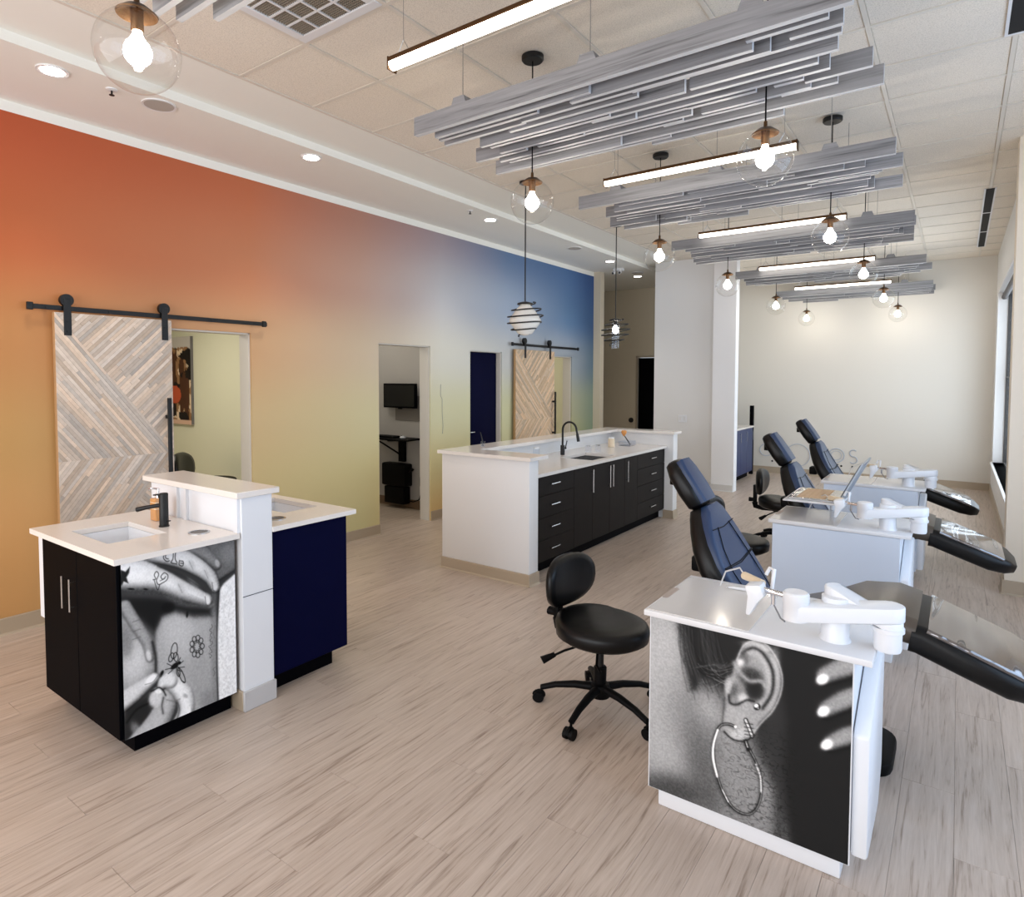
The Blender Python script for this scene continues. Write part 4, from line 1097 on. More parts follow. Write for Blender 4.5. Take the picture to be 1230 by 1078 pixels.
def drawers(y0, y1):
    hs = [.11, .30, .50, .695, .87]
    for a, b_ in zip(hs, hs[1:]):
        dr = B(XF, y0+.002, a+.002, XF+.02, y1-.002, b_-.002).build('drawer', DARKW, th, bevel=.0015, seg=1)
        ym = (y0+y1)/2; zm = (a+b_)/2+.01
        bar_handle(dr, (XF+.02, ym-.075, zm), (XF+.02, ym+.075, zm), (.028, 0, 0), STEEL, .006)
drawers(ys[0], ys[1]); drawers(ys[5], ys[6])
for a, b_, side in ((ys[1], ys[2], 1), (ys[2], ys[3], 1), (ys[3], ys[4], -1), (ys[4], ys[5], -1)):
    dr = B(XF, a+.002, .112, XF+.02, b_-.002, .868).build('door', DARKW, th, bevel=.0015, seg=1)
    y = b_-.035 if side > 0 else a+.035
    bar_handle(dr, (XF+.02, y, .60), (XF+.02, y, .83), (.028, 0, 0), STEEL, .006)
gooseneck(-3.46, 5.95, ZK, 'tall black gooseneck faucet on the island sink', .36)
# clutter on the island
def jar(x, y, r, h, lab, m=ACRYL, lid=CHROME, grp='small jars on the island counter'):
    t = thing('jar', lab, 'jar', (x, y, ZK), grp)
    MB().lathe([(0, .002), (r, .002), (r, h*.82), (r*.8, h*.88), (r*.8, h*.9), (0, h*.9)], (x, y, ZK), 18).build('body', m, t, smooth=True)
    MB().lathe([(0, h*.88), (r*.85, h*.88), (r*.85, h), (0, h)], (x, y, ZK), 18).build('lid', lid, t, smooth=True)
jar(-3.50, 5.48, .034, .12, 'clear jar left of the gooseneck faucet', ACRYL, mat('white_plastic', C(232, 234, 236), .4))
jar(-3.36, 6.35, .035, .075, 'clear glass jar right of the gooseneck faucet', ACRYL, CHROME)
jar(-3.30, 6.47, .035, .075, 'glass jar with steel lid beside another jar near the sink end', ACRYL, CHROME)
jar(-3.38, 6.98, .04, .12, 'cream coloured jar in front of the back ledge', CUP, mat('white_plastic', C(232, 234, 236), .4))
t = thing('tool_tray', 'clear acrylic tray on the island counter with a brush leaning in it', 'tray', (-3.30, 7.25, ZK))
mb = MB(); x0, y0 = -3.37, 7.16
mb.box(x0, y0, ZK+.0, x0+.14, y0+.2, ZK+.004); mb.box(x0, y0, ZK+.004, x0+.004, y0+.2, ZK+.06); mb.box(x0+.136, y0, ZK+.004, x0+.14, y0+.2, ZK+.06); mb.box(x0+.004, y0, ZK+.004, x0+.136, y0+.004, ZK+.06); mb.box(x0+.004, y0+.196, ZK+.004, x0+.136, y0+.2, ZK+.06)
mb.build('tray_body', ACRYL, t)
t = thing('brush', 'small brush with orange bristles leaning in the acrylic tray', 'brush', (-3.30, 7.22, ZK+.01))
MB().tube([(-3.28, 7.30, ZK+.012), (-3.33, 7.20, ZK+.15)], [.007, .006], 8).build('handle', BLK, t, smooth=True)
MB().lathe([(0, 0), (.010, 0), (.030, .035), (.034, .055), (.026, .07), (0, .072)], (-3.325, 7.215, ZK+.12), 14).build('bristles', mat('orange_bristles', C(214, 148, 84), .9), t, smooth=True)
t = thing('pen_stand', 'clear pen stand with a black pen on the near island ledge', 'pen stand', (-3.60, 4.86, ZCAP+.03))
MB().tube([(-3.672, 4.80, ZCAP+.035), (-3.68, 4.80, ZCAP+.10), (-3.70, 4.80, ZCAP+.165)], [.006, .006, .004], 8).build('pen', BLK, t, smooth=True)
MB().lathe([(0, 0), (.022, 0), (.022, .05), (.020, .05), (.020, .003), (0, .003)], (-3.67, 4.80, ZCAP+.03), 16).build('cup', ACRYL, t, smooth=True)

# ================================================================== WORKSTATION CABINETS (three)
def station(y0, lab, with_print):
    th = thing('tattoo_workstation', lab, 'cabinet', (-.6, y0+.25, 0), 'white workstation cabinets'); th['_o'] = (0, 0, 0) if False else (-.6, y0+.25, 0)
    xl, xr = -.974, -.262; yb = y0+.52
    B(xl, y0, .085, xr, yb, .776).build('body', LAM, th, bevel=.002, seg=1)
    B(xl+.03, y0+.012, 0, xr-.025, yb-.02, .085).build('plinth', LAM, th, bevel=.006)
    if with_print:
        B(xl-.004, y0-.008, .076, xr+.004, y0, .778).build('front_panel', LAM, th)
        ep = ear_picture(320, 320)
        color_panel('ear_photo_print', (xl, y0-.0095, .776), (xr-xl, 0, 0), (0, 0, -.698), 320, 320, np.repeat(ep[..., None], 3, 2), PRINT, th)
    else:
        B(xl-.004, y0-.008, .086, xr+.004, y0, .774).build('front_panel', mat('cool_white_laminate', C(206, 216, 230), .35), th, bevel=.002, seg=1)
    # worktop
    top = MB(); top.box(-1.005, y0-.012, .776, -.205, y0+.545, .80); top.build('worktop', QUARTZ if False else LAMP, th, bevel=.004)
    B(-.995, y0-.002, .80, -.60, y0+.50, .8035).build('work_mat', mat('mat_vinyl', C(214, 210, 206), .12, spec=.6), th, bevel=.001, seg=1)
    o = MB().prism([(a-.985, b+y0+.235) for a, b in rrect(.028, .15, .013)], 'Z', .8036, .8048).build('mat_cutout', mat('cutout_shade', C(170, 156, 146), .6), th)
    # hinged drawer edges on the left side
    for z in (.30, .46, .60, .70):
        B(xl-.004, y0+.04, z-.0015, xl-.0005, yb-.02, z+.0015).build('drawer_gap', BLACKL, th)
    B(xl-.012, y0+.03, .10, xl-.001, yb-.01, .70).build('side_leaf', LAM, th, bevel=.002, seg=1)
    # right side bin panel with slanted top
    P = [(y0+.005, .095), (y0+.005, .50), (y0+.03, .53), (y0+.66, .635), (y0+.70, .62), (y0+.72, .28), (y0+.60, .17)]
    P = [(y0+.01, .10), (y0+.01, .525), (y0+.36, .70), (y0+.47, .70), (y0+.47, .22), (y0+.36, .10)]
    mb = MB(); mb.prism(P, 'X', xr+.002, xr+.055); mb.build('side_bin', LAM, th, bevel=.012)
    # post and articulated arm
    z = .80; px_, py = -.335, y0+.12
    MB().lathe([(0, 0), (.052, 0), (.050, .006), (.046, .012), (.046, .155), (0, .155)], (px_, py, z), 28).build('arm_post', LAM, th, smooth=True)
    MB().lathe([(0, 0), (.012, 0), (0, .001)], (0, 0, 0), 12) 
    mb = MB(); mb.cyl((px_-.032, py-.034, z+.085), (px_-.036, py-.038, z+.085), .011, n=12); mb.cyl((px_-.032, py-.034, z+.10), (px_-.036, py-.038, z+.10), .007, n=10)
    mb.build('post_slot', BLACKL, th)
    def arm(a, b_, w0, w1, z0, z1, name):
        a, b_ = Vector(a), Vector(b_); d = (b_-a).normalized(); n_ = Vector((-d.y, d.x)); pts = []
        for k in range(9): t_ = math.radians(90+180*k/8); pts.append((a.x+w0*(d.x*math.cos(t_)+n_.x*math.sin(t_)), a.y+w0*(d.y*math.cos(t_)+n_.y*math.sin(t_))))
        for k in range(9): t_ = math.radians(-90+180*k/8); pts.append((b_.x+w1*(d.x*math.cos(t_)+n_.x*math.sin(t_)), b_.y+w1*(d.y*math.cos(t_)+n_.y*math.sin(t_))))
        mid = [( (z1)) ]
        ab = (b_-a).length
        rs = []
        for zi, f_ in ((z0, 0), (z1, 1)):
            r = []
            for q in pts:
                s_ = max(0, min(1, ((Vector(q)-a).dot(d))/ab))
                r.append((q[0], q[1], (zi[0]+(zi[1]-zi[0])*s_)))
            rs.append(r)
        return MB().rings(rs).build(name, LAM, th, bevel=.006)
    Bj = (-.175, y0+.125); Aj = (-.452, y0+.045); Pj = (px_, py+.03)
    arm(Pj, Bj, .042, .046, (.945, .875), (.985, .905), 'lower_arm')
    arm(Bj, Aj, .050, .042, (.905, .868), (.958, .925), 'upper_arm')
    MB().lathe([(0, .80), (.040, .80), (.043, .81), (.043, .865), (.050, .868), (.050, .882), (0, .882)], (Bj[0], Bj[1], 0), 28).build('elbow_joint', LAM, th, smooth=True)
    MB().lathe([(0, .868), (.0425, .868), (.0425, .926), (.044, .928), (.044, .962), (.038, .968), (0, .968)], (Aj[0], Aj[1], 0), 28).build('wrist_joint', LAM, th, smooth=True)
    # instrument holder
    hx, hy = Aj[0]-.10, Aj[1]+.02
    MB().tube([(Aj[0]-.035, Aj[1]+.006, .945), (hx-.03, hy+.01, .945)], .011, 12).build('holder_rod', CHROME, th, smooth=True)
    MB().tube([(hx+.02, hy, .94), (hx+.02, hy, .90)], .008, 10).build('clamp_screw', CHROME, th, smooth=True)
    mb = MB(); mb.prism([(hx-.075, .96), (hx-.02, .97), (hx-.005, .93), (hx-.03, .90), (hx-.055, .85), (hx-.07, .85), (hx-.065, .92)], 'Y', hy-.035, hy+.035)
    mb.build('holder_bracket', LAM, th, bevel=.006)
    mb = MB(); mb.tube([(hx-.03, hy+.10, .975), (hx-.02, hy+.115, 1.0), (hx, hy+.10, 1.0), (hx, hy+.06, .93)], .007, 8)
    mb.build('hanger_hook', LAM, th, smooth=True)
    MB().tube([(hx-.12, hy+.14, .945), (hx-.03, hy+.05, .955)], [.016, .013], 14).build('hand_grip', CUP, th, smooth=True)
    MB().tube([(hx+.02, hy, .90), (hx+.05, hy-.02, .86), (Aj[0]-.03, Aj[1]-.03, .862)], .003, 6).build('cable', mat('grey_cable', C(120, 120, 124), .5), th, smooth=True)
    MB().tube([(hx-.12, hy+.14, .945), (hx-.16, hy+.22, .95), (hx-.24, hy+.30, .90), (hx-.28, hy+.36, .815)], .0035, 6).build('cable', LAMP, th, smooth=True)
    return th
station(2.396, 'nearest white workstation cabinet with a large ear and hoop earring photo print', True)
st2 = station(4.455, 'second white workstation cabinet, plain pale front, behind the nearest patient chair', False)
st3 = station(6.43, 'farthest white workstation cabinet, behind the laptop', False)
# hand piece lying on the near worktop
t = thing('hand_piece', 'slim grey hand piece lying on the back edge of the nearest worktop', 'tool', (-.78, 2.87, .81))
MB().tube([(-.80, 2.83, .811), (-.775, 2.835, .811), (-.70, 2.845, .812), (-.66, 2.85, .812)], [.003, .006, .0075, .006], 10).build('body', LAMP, t, smooth=True)
MB().tube([(-.812, 2.829, .811), (-.798, 2.831, .811)], [.002, .005], 8).build('tip', STEEL, t, smooth=True)

# laptop on a tray arm of the second workstation
t = thing('laptop_tray', 'thin white tray on a swing arm behind the second workstation, under the laptop', 'tray', (-.76, 5.0, .90))
B(-.95, 4.60, .905, -.60, 5.14, .915).build('tray_plate', LAMP, t, bevel=.003, seg=1)
mb = MB(); mb.tube([(-.70, 5.02, .80), (-.70, 5.02, .905)], .02, 14); mb.build('tray_post', LAM, t, smooth=True)
B(-.73, 4.90, .785, -.67, 5.06, .80).build('tray_foot', LAM, t, bevel=.003, seg=1)
t = thing('laptop', 'open silver laptop seen from the side above the second workstation', 'laptop', (-.76, 4.86, .915))
B(-.925, 4.64, .915, -.615, 5.10, .931).build('base', STEEL, t, bevel=.004, seg=1)
B(-.875, 4.665, .931, -.70, 5.075, .9318).build('keyboard_deck', mat('warm_keys', C(196, 160, 118), .5), t)
mb = MB()
for i in range(5):
    for j in range(13):
        mb.box(-.868+i*.033, 4.675+j*.0305, .9318, -.868+i*.033+.028, 4.675+j*.0305+.026, .9335)
o = mb.build('key', mat('tan_keys', C(206, 176, 140), .5), t); o['kind'] = 'stuff'
sc = MB(); sc.rings([[(-.618, 4.64, .928), (-.618, 5.10, .928), (-.492, 5.10, 1.185), (-.492, 4.64, 1.185)], [(-.608, 4.64, .924), (-.608, 5.10, .924), (-.482, 5.10, 1.180), (-.482, 4.64, 1.180)]])
sc.build('screen_lid', mat('laptop_grey', C(150, 158, 168), .35, metal=.3), t)
sc = MB(); sc.rings([[(-.6165, 4.66, .945), (-.6165, 5.08, .945), (-.5035, 5.08, 1.172), (-.5035, 4.66, 1.172)], [(-.6155, 4.66, .9445), (-.6155, 5.08, .9445), (-.5025, 5.08, 1.1715), (-.5025, 4.66, 1.1715)]])
sc.build('display', mat('dark_display', C(60, 66, 76), .2), t)

# ================================================================== PATIENT CHAIRS (three)
def loft(stations, n=5):
    """stations: (x, z, tx, tz, width, thick, r): centre, tangent dir, cross-section in (Y, normal)"""
    rs = []
    for x, z, tx, tz, w, th_, r in stations:
        L_ = math.hypot(tx, tz); nx_, nz_ = -tz/L_, tx/L_
        rs.append([(x+v*nx_, u, z+v*nz_) for u, v in rrect(w, th_, r, n)])
    return MB().rings(rs)
def path_loft(P, n=5):
    """P: list (x,z,w,t,r)"""
    stn = []
    for i, p in enumerate(P):
        a = P[max(i-1, 0)]; b_ = P[min(i+1, len(P)-1)]
        stn.append((p[0], p[1], b_[0]-a[0], b_[1]-a[1], p[2], p[3], p[4]))
    return loft(stn, n)
def make_patient_chair(loc, lab, back_m):
    th = thing('patient_chair', lab, 'chair', loc, 'reclining patient chairs'); th['_o'] = (0, 0, 0)
    # local x: head at -, feet at +; centre y=0
    # backrest: from hip (-.83,.60) to shoulder (-1.10,1.05)
    hip = (-.80, .56); sh = (-1.085, 1.055)
    P = []
    prof = [(0, .40, .10), (.03, .47, .12), (.25, .52, .125), (.50, .52, .12), (.68, .46, .11), (.82, .36, .10), (.93, .26, .09), (.99, .21, .07), (1.0, .17, .04)]
    for t_, w, tk in prof:
        bow = .035*math.sin(PI*t_)
        P.append((hip[0]+(sh[0]-hip[0])*t_-bow*.6, hip[1]+(sh[1]-hip[1])*t_-bow*.3, w, tk, min(tk*.42, .05)))
    path_loft(P).build('backrest', LEATH, th, smooth=True, angle=60)
    # slate blue front cushion set on the dark shell (local y across)
    Q = []
    ang = math.atan2(sh[1]-hip[1], sh[0]-hip[0]); nx_, nz_ = math.sin(ang), -math.cos(ang)
    if nx_ < 0: nx_, nz_ = -nx_, -nz_
    for (x, z, w, tk, r) in P[1:-1]:
        Q.append((x+nx_*.045, z+nz_*.045, w*.94, .06, .024))
    Q[0] = (Q[0][0], Q[0][1], Q[0][2]*.9, .03, .012); Q[-1] = (Q[-1][0], Q[-1][1], Q[-1][2]*.92, .035, .015)
    cu = path_loft(Q).build('back_cushion', back_m, th, smooth=True, angle=60); cu['label'] = 'slate blue front cushion'
    # seams
    mb = MB()
    def on(t_, y_, off=.078):
        x = hip[0]+(sh[0]-hip[0])*t_; z = hip[1]+(sh[1]-hip[1])*t_; bow = .035*math.sin(PI*t_)
        return (x-bow*.6+nx_*off, y_, z-bow*.3+nz_*off)
    mb.tube([on(.45, -.24), on(.42, 0), on(.45, .24)], .0028, 5); mb.tube([on(.46, -.24), on(.435, 0), on(.46, .24)], .0028, 5)
    mb.tube([on(.78, -.17), on(.76, 0), on(.78, .17)], .0025, 5)
    mb.tube([on(.1, -.16), on(.4, -.17), on(.6, -.14), on(.78, -.09)], .0025, 5); mb.tube([on(.1, .16), on(.4, .17), on(.6, .14), on(.78, .09)], .0025, 5)
    mb.build('seam', BLKP, cu, smooth=True)
    # headrest
    H = [(-1.075, 1.045, .15, .05, .02), (-1.085, 1.06, .20, .085, .035), (-1.13, 1.13, .215, .10, .04), (-1.19, 1.215, .20, .095, .04), (-1.225, 1.262, .15, .07, .03), (-1.232, 1.272, .10, .04, .018)]
    hr = path_loft([(x-.005, z+.012, w, t_, r) for x, z, w, t_, r in H]).build('headrest', LEATH, th, smooth=True, angle=60)
    path_loft([(x+.035, z+.032, w*.86, .045, .018) for x, z, w, t_, r in H[1:-1]]).build('headrest_pad', back_m, hr, smooth=True, angle=60)
    MB().tube([(-1.08, -.03, 1.0), (-1.11, -.03, 1.07), (-1.15, -.03, 1.13)], .012, 8).build('headrest_bar', CHROME, th, smooth=True)
    MB().lathe([(0, 0), (.03, 0), (.03, .045), (0, .045)], (-1.225, 0, 1.16), 16).build('headrest_knob', BLKP, th, smooth=True)
    # back lever box
    B(-1.115, -.06, .72, -1.04, .06, .80).build('hinge_housing', BLKP, th, bevel=.012)
    # seat rises to the knees
    Sx = [(-.86, .53, .36, .08, .03), (-.80, .52, .46, .12, .05), (-.62, .545, .54, .13, .05), (-.45, .61, .55, .13, .05), (-.32, .68, .55, .13, .05), (-.20, .70, .54, .12, .05), (-.12, .685, .53, .11, .05)]
    path_loft(Sx).build('seat', LEATHG, th, smooth=True, angle=60)
    Lg = [(-.135, .665, .54, .12, .045), (-.10, .66, .54, .12, .045), (.05, .605, .54, .12, .05), (.20, .55, .53, .115, .05), (.28, .52, .44, .09, .04), (.325, .503, .30, .05, .02)]
    path_loft(Lg).build('leg_rest', LEATH, th, smooth=True, angle=60)
    sl_ = math.hypot(.335, .145); ux, uz = .145/sl_, .335/sl_
    Lc = [(x+ux*(t_/2-.006), z+uz*(t_/2-.006), w*.97, .022, .010) for x, z, w, t_, r in Lg[1:-2]]+[(.245+ux*.045, .533+uz*.045, .47, .02, .009)]
    o = path_loft(Lc).build('leg_rest_cover', mat('glossy_clear_cover', C(120, 117, 118), .05, metal=.85, spec=1, coat=1, bump=1.0, bscale=5, stretch=(2.2, .35, 1)), th, smooth=True, angle=60)
    o['label'] = 'glossy clear plastic leg rest cover'
    # underframe, column, foot plate
    mb = MB(); mb.box(-.80, -.13, .42, -.28, .13, .49); mb.build('underframe', BLKP, th, bevel=.012)
    MB().lathe([(0, .06), (.10, .06), (.085, .14), (.06, .18), (.055, .44), (0, .44)], (-.52, 0, 0), 24).build('column', BLKP, th, smooth=True)
    mb = MB(); pts = rrect(.62, .40, .10, 5); mb.prism([(a-.50, b_) for a, b_ in pts], 'Z', 0, .055); mb.build('foot_plate', BLKP, th, bevel=.012)
    return th
pc = make_patient_chair((0, 3.32, 0), 'nearest patient chair, behind the ear-print workstation', LEATHB)
c = copy_tree(pc); c.location = (.0, 5.37, 0); c['label'] = 'second patient chair, its back just behind the laptop'
c = copy_tree(pc); c.location = (-.15, 7.42, 0); c['label'] = 'farthest patient chair, nearest to the far wall'
# ================================================================== STOOLS
def make_stool(loc, rz, lab):
    th = thing('rolling_stool', lab, 'stool', loc, 'black rolling stools with low backrests'); th['_o'] = (0, 0, 0)
    th.rotation_euler = (0, 0, rz)
    # facing +x
    rs = []
    for z, s_, dx in ((.388, .55, 0), (.392, .84, 0), (.415, .98, 0), (.455, 1.0, 0), (.478, .97, 0), (.490, .86, 0), (.496, .6, 0), (.494, .25, 0)):
        rs.append([(.225*s_*math.cos(a)*(1.02 if math.cos(a) > 0 else .95)+dx, .205*s_*math.sin(a), z+(.02*(math.cos(a) < -.2)*abs(math.cos(a)) if s_ > .5 and z > .45 else 0)) for a in [2*PI*k/32 for k in range(32)]])
    MB().rings(rs).build('seat', LEATH, th, smooth=True, angle=60)
    MB().lathe([(0, .360), (.10, .362), (.15, .385), (.16, .392), (0, .394)], (0, 0, 0), 28).build('seat_pan', BLKP, th, smooth=True)
    # backrest: kidney pad
    rs = []
    for off, s_ in ((-.030, .55), (-.026, .82), (-.012, .97), (.006, 1.0), (.022, .95), (.032, .78), (.035, .4)):
        r = []
        for k in range(32):
            a = 2*PI*k/32; ca, sa = math.cos(a), math.sin(a)
            yy = .185*s_*math.copysign(abs(ca)**.75, ca); zz = .145*s_*math.copysign(abs(sa)**.75, sa)
            if sa < 0: zz *= .95; yy *= (1-.12*abs(sa))
            r.append((-.205+off+1.1*yy*yy, yy, .655+zz))
        rs.append(r)
    MB().rings(rs).build('backrest', LEATH, th, smooth=True, angle=60)
    mb = MB(); mb.box(-.262, -.022, .40, -.230, .022, .62); mb.build('back_upright', BLKP, th, bevel=.008)
    mb = MB(); mb.tube([(-.246, 0, .43), (-.24, 0, .385), (-.18, 0, .368), (-.05, 0, .372)], [.028, .026, .02, .02], 10); mb.build('back_bracket', BLKP, th, smooth=True)
    MB().cyl((-.262, 0, .455), (-.30, 0, .455), .02, .024, n=14).build('height_knob', BLKP, th, smooth=True)
    mb = MB(); mb.tube([(-.03, -.06, .375), (-.09, -.16, .35), (-.125, -.21, .325)], .006, 8); mb.tube([(-.115, -.195, .335), (-.15, -.245, .31)], [.012, .02], 10)
    mb.build('tilt_lever', BLKP, th, smooth=True)
    mb = MB(); mb.tube([(.02, -.05, .375), (.06, -.12, .31), (.10, -.15, .30)], .006, 8); mb.build('height_lever', BLKP, th, smooth=True)
    MB().cyl((0, 0, .20), (0, 0, .378), .016, n=16).build('gas_spring', BLK, th, smooth=True)
    MB().lathe([(0, .07), (.022, .07), (.026, .10), (.03, .235), (.026, .24), (0, .24)], (0, 0, 0), 20).build('column', BLKP, th, smooth=True)
    MB().lathe([(0, .075), (.045, .08), (.05, .105), (.042, .145), (.03, .15), (0, .15)], (0, 0, 0), 24).build('hub', BLKP, th, smooth=True)
    for k in range(5):
        a = 2*PI*k/5-.18; d = Vector((math.cos(a), math.sin(a), 0))
        def pt(r, z): return (d.x*r, d.y*r, z)
        lg = MB().tube([pt(.03, .125), pt(.12, .122), pt(.21, .105), pt(.28, .078)], [.022, .019, .016, .014], 10).build('leg', BLKP, th, smooth=True)
        ct = MB(); e = Vector((-d.y, d.x, 0))
        ct.cyl(pt(.28, .085), pt(.28, .045), .006, n=8)
        for s_ in (-1, 1):
            cpt = Vector(pt(.292, .027)); ct.cyl(cpt+e*s_*.006, cpt+e*s_*.023, .027, n=18)
        hood = [cpt+Vector((0, 0, .004))+(d*math.cos(t_)+Vector((0, 0, 1))*math.sin(t_))*.024 for t_ in [math.radians(q) for q in range(0, 181, 30)]]
        ct.tube(hood, .009, 6)
        ct.build('caster', BLKP, lg, smooth=True)
    th.scale = (1.12, 1.12, .98)
    return th
s0 = make_stool((-1.47, 2.93, 0), -.12, 'nearest black rolling stool, left of the ear-print workstation')
c = copy_tree(s0); c.location = (-1.40, 5.12, 0); c['label'] = 'second black rolling stool, behind the nearest patient chair back'
c = copy_tree(s0); c.location = (-1.45, 7.05, 0); c['label'] = 'farthest black rolling stool, left of the laptop'; c.rotation_euler = (0, 0, .05)

c = copy_tree(s0); c.location = (-5.84, 3.26, 0); c['label'] = 'black padded chair in the room behind the near sliding door'; c.rotation_euler = (0, 0, .75); c.scale = (1.3, 1.3, 1.27)
c['category'] = 'chair'; c.name = 'rolling_chair'; del c['group']

# ================================================================== BLUE CABINET, FAR WALL SIGN, SMALL WALL THINGS
th = thing('blue_cabinet', 'blue base cabinet with white counter beyond the white pier', 'cabinet', (-3.2, 11.2, 0))
BLUE = mat('blue_laminate', C(18, 48, 98), .35)
B(-3.44, 10.6, .10, -2.96, 11.75, .875).build('carcass', BLUE, th)
B(-3.44, 10.62, 0, -3.02, 11.73, .10).build('toe_kick', BLACKL, th)
B(-3.45, 10.56, .875, -2.93, 11.79, .905).build('counter', QUARTZ, th, bevel=.002, seg=1)
for a, b_ in ((10.605, 10.985), (10.99, 11.365), (11.37, 11.745)):
    dd = B(-2.96, a, .105, -2.942, b_, .87).build('door', BLUE, th, bevel=.002, seg=1)
    bar_handle(dd, (-2.942, b_-.05, .66), (-2.942, b_-.05, .82), (.022, 0, 0), STEEL, .004)
t = thing('paper_towel_box', 'white paper towel dispenser standing on the blue cabinet', 'dispenser', (-3.15, 10.8, .905))
B(-3.22, 10.72, .905, -3.03, 10.92, 1.19).build('box', LAM, t, bevel=.01)
B(-3.18, 10.715, .93, -3.07, 10.721, .95).build('slot', BLACKL, t)
# tall dark strip standing in for the dark gap at the alcove end
t = thing('dark_gap_strip', 'narrow dark strip standing in for a dark gap at the end of the blue cabinet', 'panel', (-3.1, 12.2, 0))
B(-3.06, 11.98, 0, -3.0, 12.02, 1.25).build('gap_face', BLACKL, t, bevel=.003, seg=1)
B(-3.06, 12.02, 0, -3.0, 12.06, 1.25).build('gap_edge', DARKW, t, bevel=.003, seg=1)
# outline lettering low on the far wall: O   (ring emblem)   OS
SIGN = mat('pale_grey_lettering', C(184, 190, 200), .4)
def ring(cx, cz, r, w, y=YF-.006):
    return [(cx+r*math.cos(a), y, cz+r*1.0*math.sin(a)) for a in [2*PI*k/28 for k in range(29)]]
t = thing('wall_lettering', 'pale outlined letters O and S with ring marks low on the far wall', 'sign', (-2.0, YF-.01, .3))
zz = .42
for cx in (-2.86,):
    MB().tube(ring(cx, zz, .11, 0), .008, 6).build('letter', SIGN, t, smooth=True)
MB().tube(ring(-1.70, zz-.02, .12, 0), .009, 6).build('letter', SIGN, t, smooth=True); MB().tube(ring(-1.70, zz-.02, .08, 0), .006, 6).build('letter', SIGN, t, smooth=True)
Sx = -1.44; pts = []
for k in range(13): a = math.radians(40+230*k/12); pts.append((Sx+.055*math.cos(a), YF-.006, zz+.035+.058*math.sin(a)))
for k in range(13): a = math.radians(90-230*k/12); pts.append((Sx+.06*math.cos(a), YF-.006, zz-.082+.06*math.sin(a)))
MB().tube(pts, .010, 6).build('letter', SIGN, t, smooth=True)
MB().tube(ring(-2.32, .36, .20, 0), .007, 6).build('ring_mark', SIGN, t, smooth=True)
mb = MB()
for x in (-2.75, -2.62, -1.62, -1.45): mb.cyl((x, YF-.012, .22), (x, YF, .22), .016, n=10)
mb.build('fixing_dot', BLACKL, t)

t = thing('wall_outlet', 'white switch plate on the white wall above the island end', 'switch', (-3.59, 9.995, 1.09))
B(-3.66, 9.99, 1.035, -3.52, 9.999, 1.15).build('plate', LAM, t, bevel=.003, seg=1)
for x in (-3.625, -3.555): B(x-.016, 9.986, 1.06, x+.016, 9.9905, 1.125).build('rocker', LAMP, t)
t = thing('wall_button', 'round black wall button left of the dark door in the recess', 'button', (-5.46, 12.19, .88))
MB().cyl((-5.46, 12.199, .88), (-5.46, 12.17, .88), .05, n=20).build('cap', BLK, t, smooth=True)
t = thing('wall_sconce', 'small bronze wall sensor above the dark door in the recess', 'sensor', (-4.62, 12.18, 2.38))
MB().lathe([(0, 0), (.05, .0), (.035, .09), (0, .10)], (-4.66, 12.14, 2.36), 16).build('cover', BRONZE, t, smooth=True)
B(-4.68, 12.16, 2.37, -4.64, 12.199, 2.45).build('bracket', BRONZE, t)
# thermostat cable marks on the wall between niche and navy door
t = thing('wall_cable', 'thin pale cable running down the wall right of the niche', 'cable', (XW+.005, 5.88, 1.3))
MB().tube([(XW+.005, 5.875, 1.66), (XW+.005, 5.87, 1.52), (XW+.005, 5.90, 1.48), (XW+.005, 5.90, 1.3), (XW+.005, 5.915, 1.15), (XW+.005, 5.905, 1.05)], .003, 6).build('cord', mat('pale_cable', C(176, 176, 168), .6), t, smooth=True)

# ================================================================== NICHE EQUIPMENT
yw = 6.10
t = thing('monitor', 'black flat monitor mounted on the niche wall', 'monitor', (-5.98, yw-.05, 1.35))
B(-6.29, yw-.095, 1.34, -5.70, yw-.055, 1.665).build('screen', BLACKL, t, bevel=.006)
B(-6.27, yw-.097, 1.36, -5.72, yw-.0952, 1.645).build('display', mat('screen_black', C(10, 10, 12), .2), t)
B(-6.08, yw-.056, 1.42, -5.92, yw-.001, 1.58).build('wall_bracket', BLKP, t)
B(-6.02, yw-.09, 1.325, -5.97, yw-.06, 1.34).build('badge', BLKP, t)
t = thing('cable_plate', 'grey cable cover panel on the niche wall behind the monitor', 'panel', (-5.85, yw-.01, 1.2))
B(-6.15, yw-.012, 1.17, -5.50, yw-.001, 1.50).build('plate', mat('grey_plate', C(122, 116, 112), .6), t, bevel=.002, seg=1)
t = thing('wall_shelf', 'black folding shelf on the niche wall below the monitor', 'shelf', (-6.0, yw-.15, .92))
B(-6.45, yw-.32, .925, -5.66, yw-.02, .95).build('shelf_board', BLKP, t, bevel=.004, seg=1)
mb = MB(); mb.tube([(-6.0, yw-.02, .68), (-6.0, yw-.04, .70), (-6.25, yw-.26, .92)], .012, 8); mb.tube([(-6.0, yw-.02, .90), (-6.0, yw-.30, .92)], .010, 8)
mb.build('bracket_arm', BLKP, t, smooth=True)
B(-6.05, yw-.06, .62, -5.95, yw-.001, .92).build('wall_mount', BLKP, t, bevel=.006)
t = thing('keyboard', 'black keyboard on the niche shelf', 'keyboard', (-6.15, yw-.16, .95))
B(-6.38, yw-.26, .951, -5.95, yw-.12, .972).build('body', BLKP, t, bevel=.004, seg=1)
mb = MB()
for i in range(14):
    for j in range(4): mb.box(-6.37+i*.03, yw-.252+j*.031, .972, -6.37+i*.03+.025, yw-.252+j*.031+.026, .977)
o = mb.build('key', BLK, t); o['kind'] = 'stuff'
t = thing('mouse', 'small white mouse on the niche shelf', 'mouse', (-5.86, yw-.16, .95))
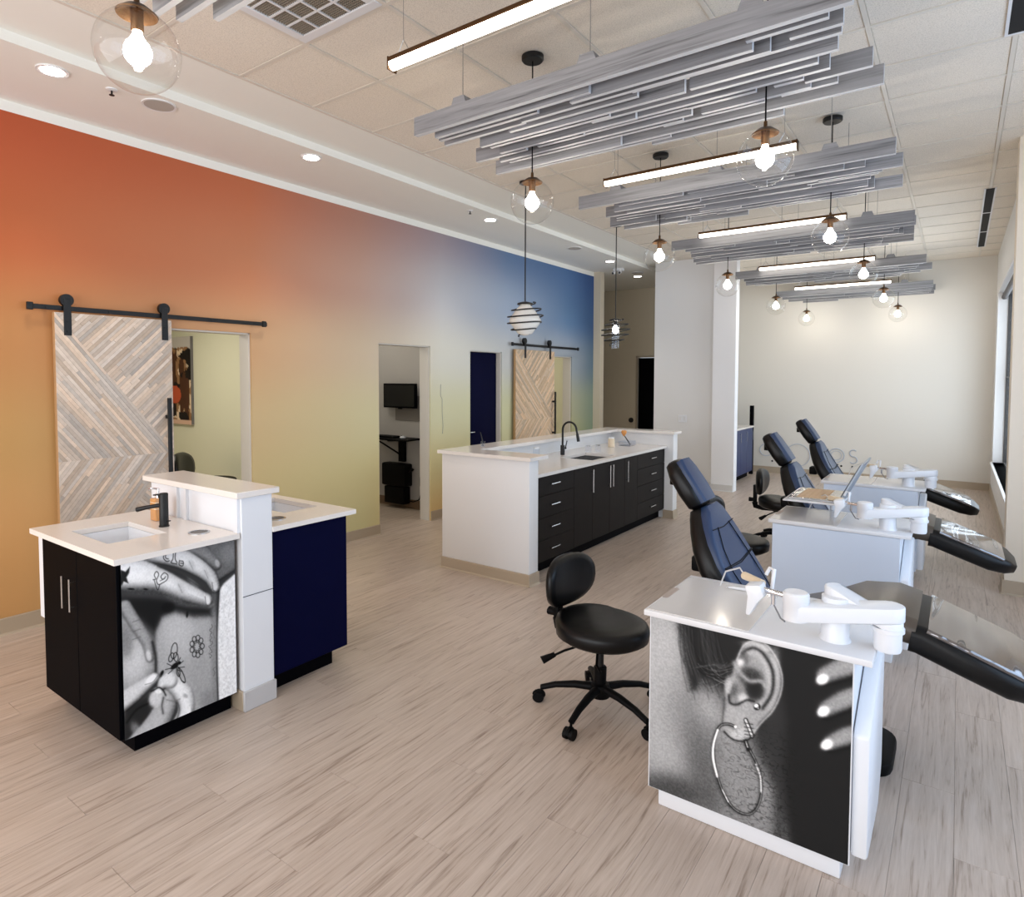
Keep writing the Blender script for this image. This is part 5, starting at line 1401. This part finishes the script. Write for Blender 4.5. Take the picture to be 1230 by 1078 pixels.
MB().lathe([(0, 0), (.030, 0), (.034, .012), (.026, .028), (0, .034)], (-5.86, yw-.16, .95), 18, sx=1, sy=1.5).build('shell', LAM, t, smooth=True)
MB().cyl((-5.865, yw-.188, .979), (-5.855, yw-.188, .979), .006, n=10).build('wheel', BLKP, t)
t = thing('wall_charger', 'black wall unit with cable low in the niche', 'equipment', (-6.05, yw-.1, .1))
B(-6.27, yw-.16, .30, -5.84, yw-.002, .60).build('upper_box', BLKP, t, bevel=.02)
B(-6.24, yw-.14, .06, -5.88, yw-.002, .29).build('lower_box', BLKP, t, bevel=.015)
MB().tube([(-6.33, yw-.02, .42), (-6.33, yw-.05, .50)], .012, 8).build('side_switch', BLKP, t, smooth=True)
MB().tube([(-5.86, yw-.08, .12), (-5.78, yw-.06, .10), (-5.68, yw-.05, .14), (-5.64, yw-.04, .26)], .008, 8).build('cable', BLKP, t, smooth=True)
MB().tube([(-5.84, yw-.08, .5), (-5.80, yw-.08, .55), (-5.77, yw-.06, .52)], [.012, .02, .02], 10).build('plug', BLKP, t, smooth=True)
t = thing('wall_handset', 'black handset hanging on the niche wall right of the wall unit', 'handset', (-5.64, yw-.03, .2))
MB().tube([(-5.66, yw-.03, .42), (-5.67, yw-.03, .33), (-5.62, yw-.03, .22), (-5.63, yw-.03, .17)], [.022, .014, .02, .016], 10).build('body', BLKP, t, smooth=True)
MB().lathe([(0, 0), (.02, 0), (.02, .02), (0, .02)], (-5.66, yw-.03, .42), 12).build('hook', BLKP, t)

# a low dark side table in the side room, seen through the doorway
t = thing('side_table', 'dark round side table edge in the room behind the near sliding door', 'table', (-7.05, 3.95, 0))
MB().lathe([(0, .60), (.30, .60), (.31, .612), (.30, .625), (0, .625)], (-6.90, 3.85, -.05), 32).build('table_top', BLKP, t, smooth=True)
MB().cyl((-6.90, 3.85, .03), (-6.90, 3.85, .55), .025, n=14).build('leg', BLKP, t, smooth=True)
MB().lathe([(0, 0), (.20, 0), (.19, .02), (0, .03)], (-6.90, 3.85, 0), 28).build('base', BLKP, t, smooth=True)

for o in bpy.data.objects:
    if '_o' in o: del o['_o']
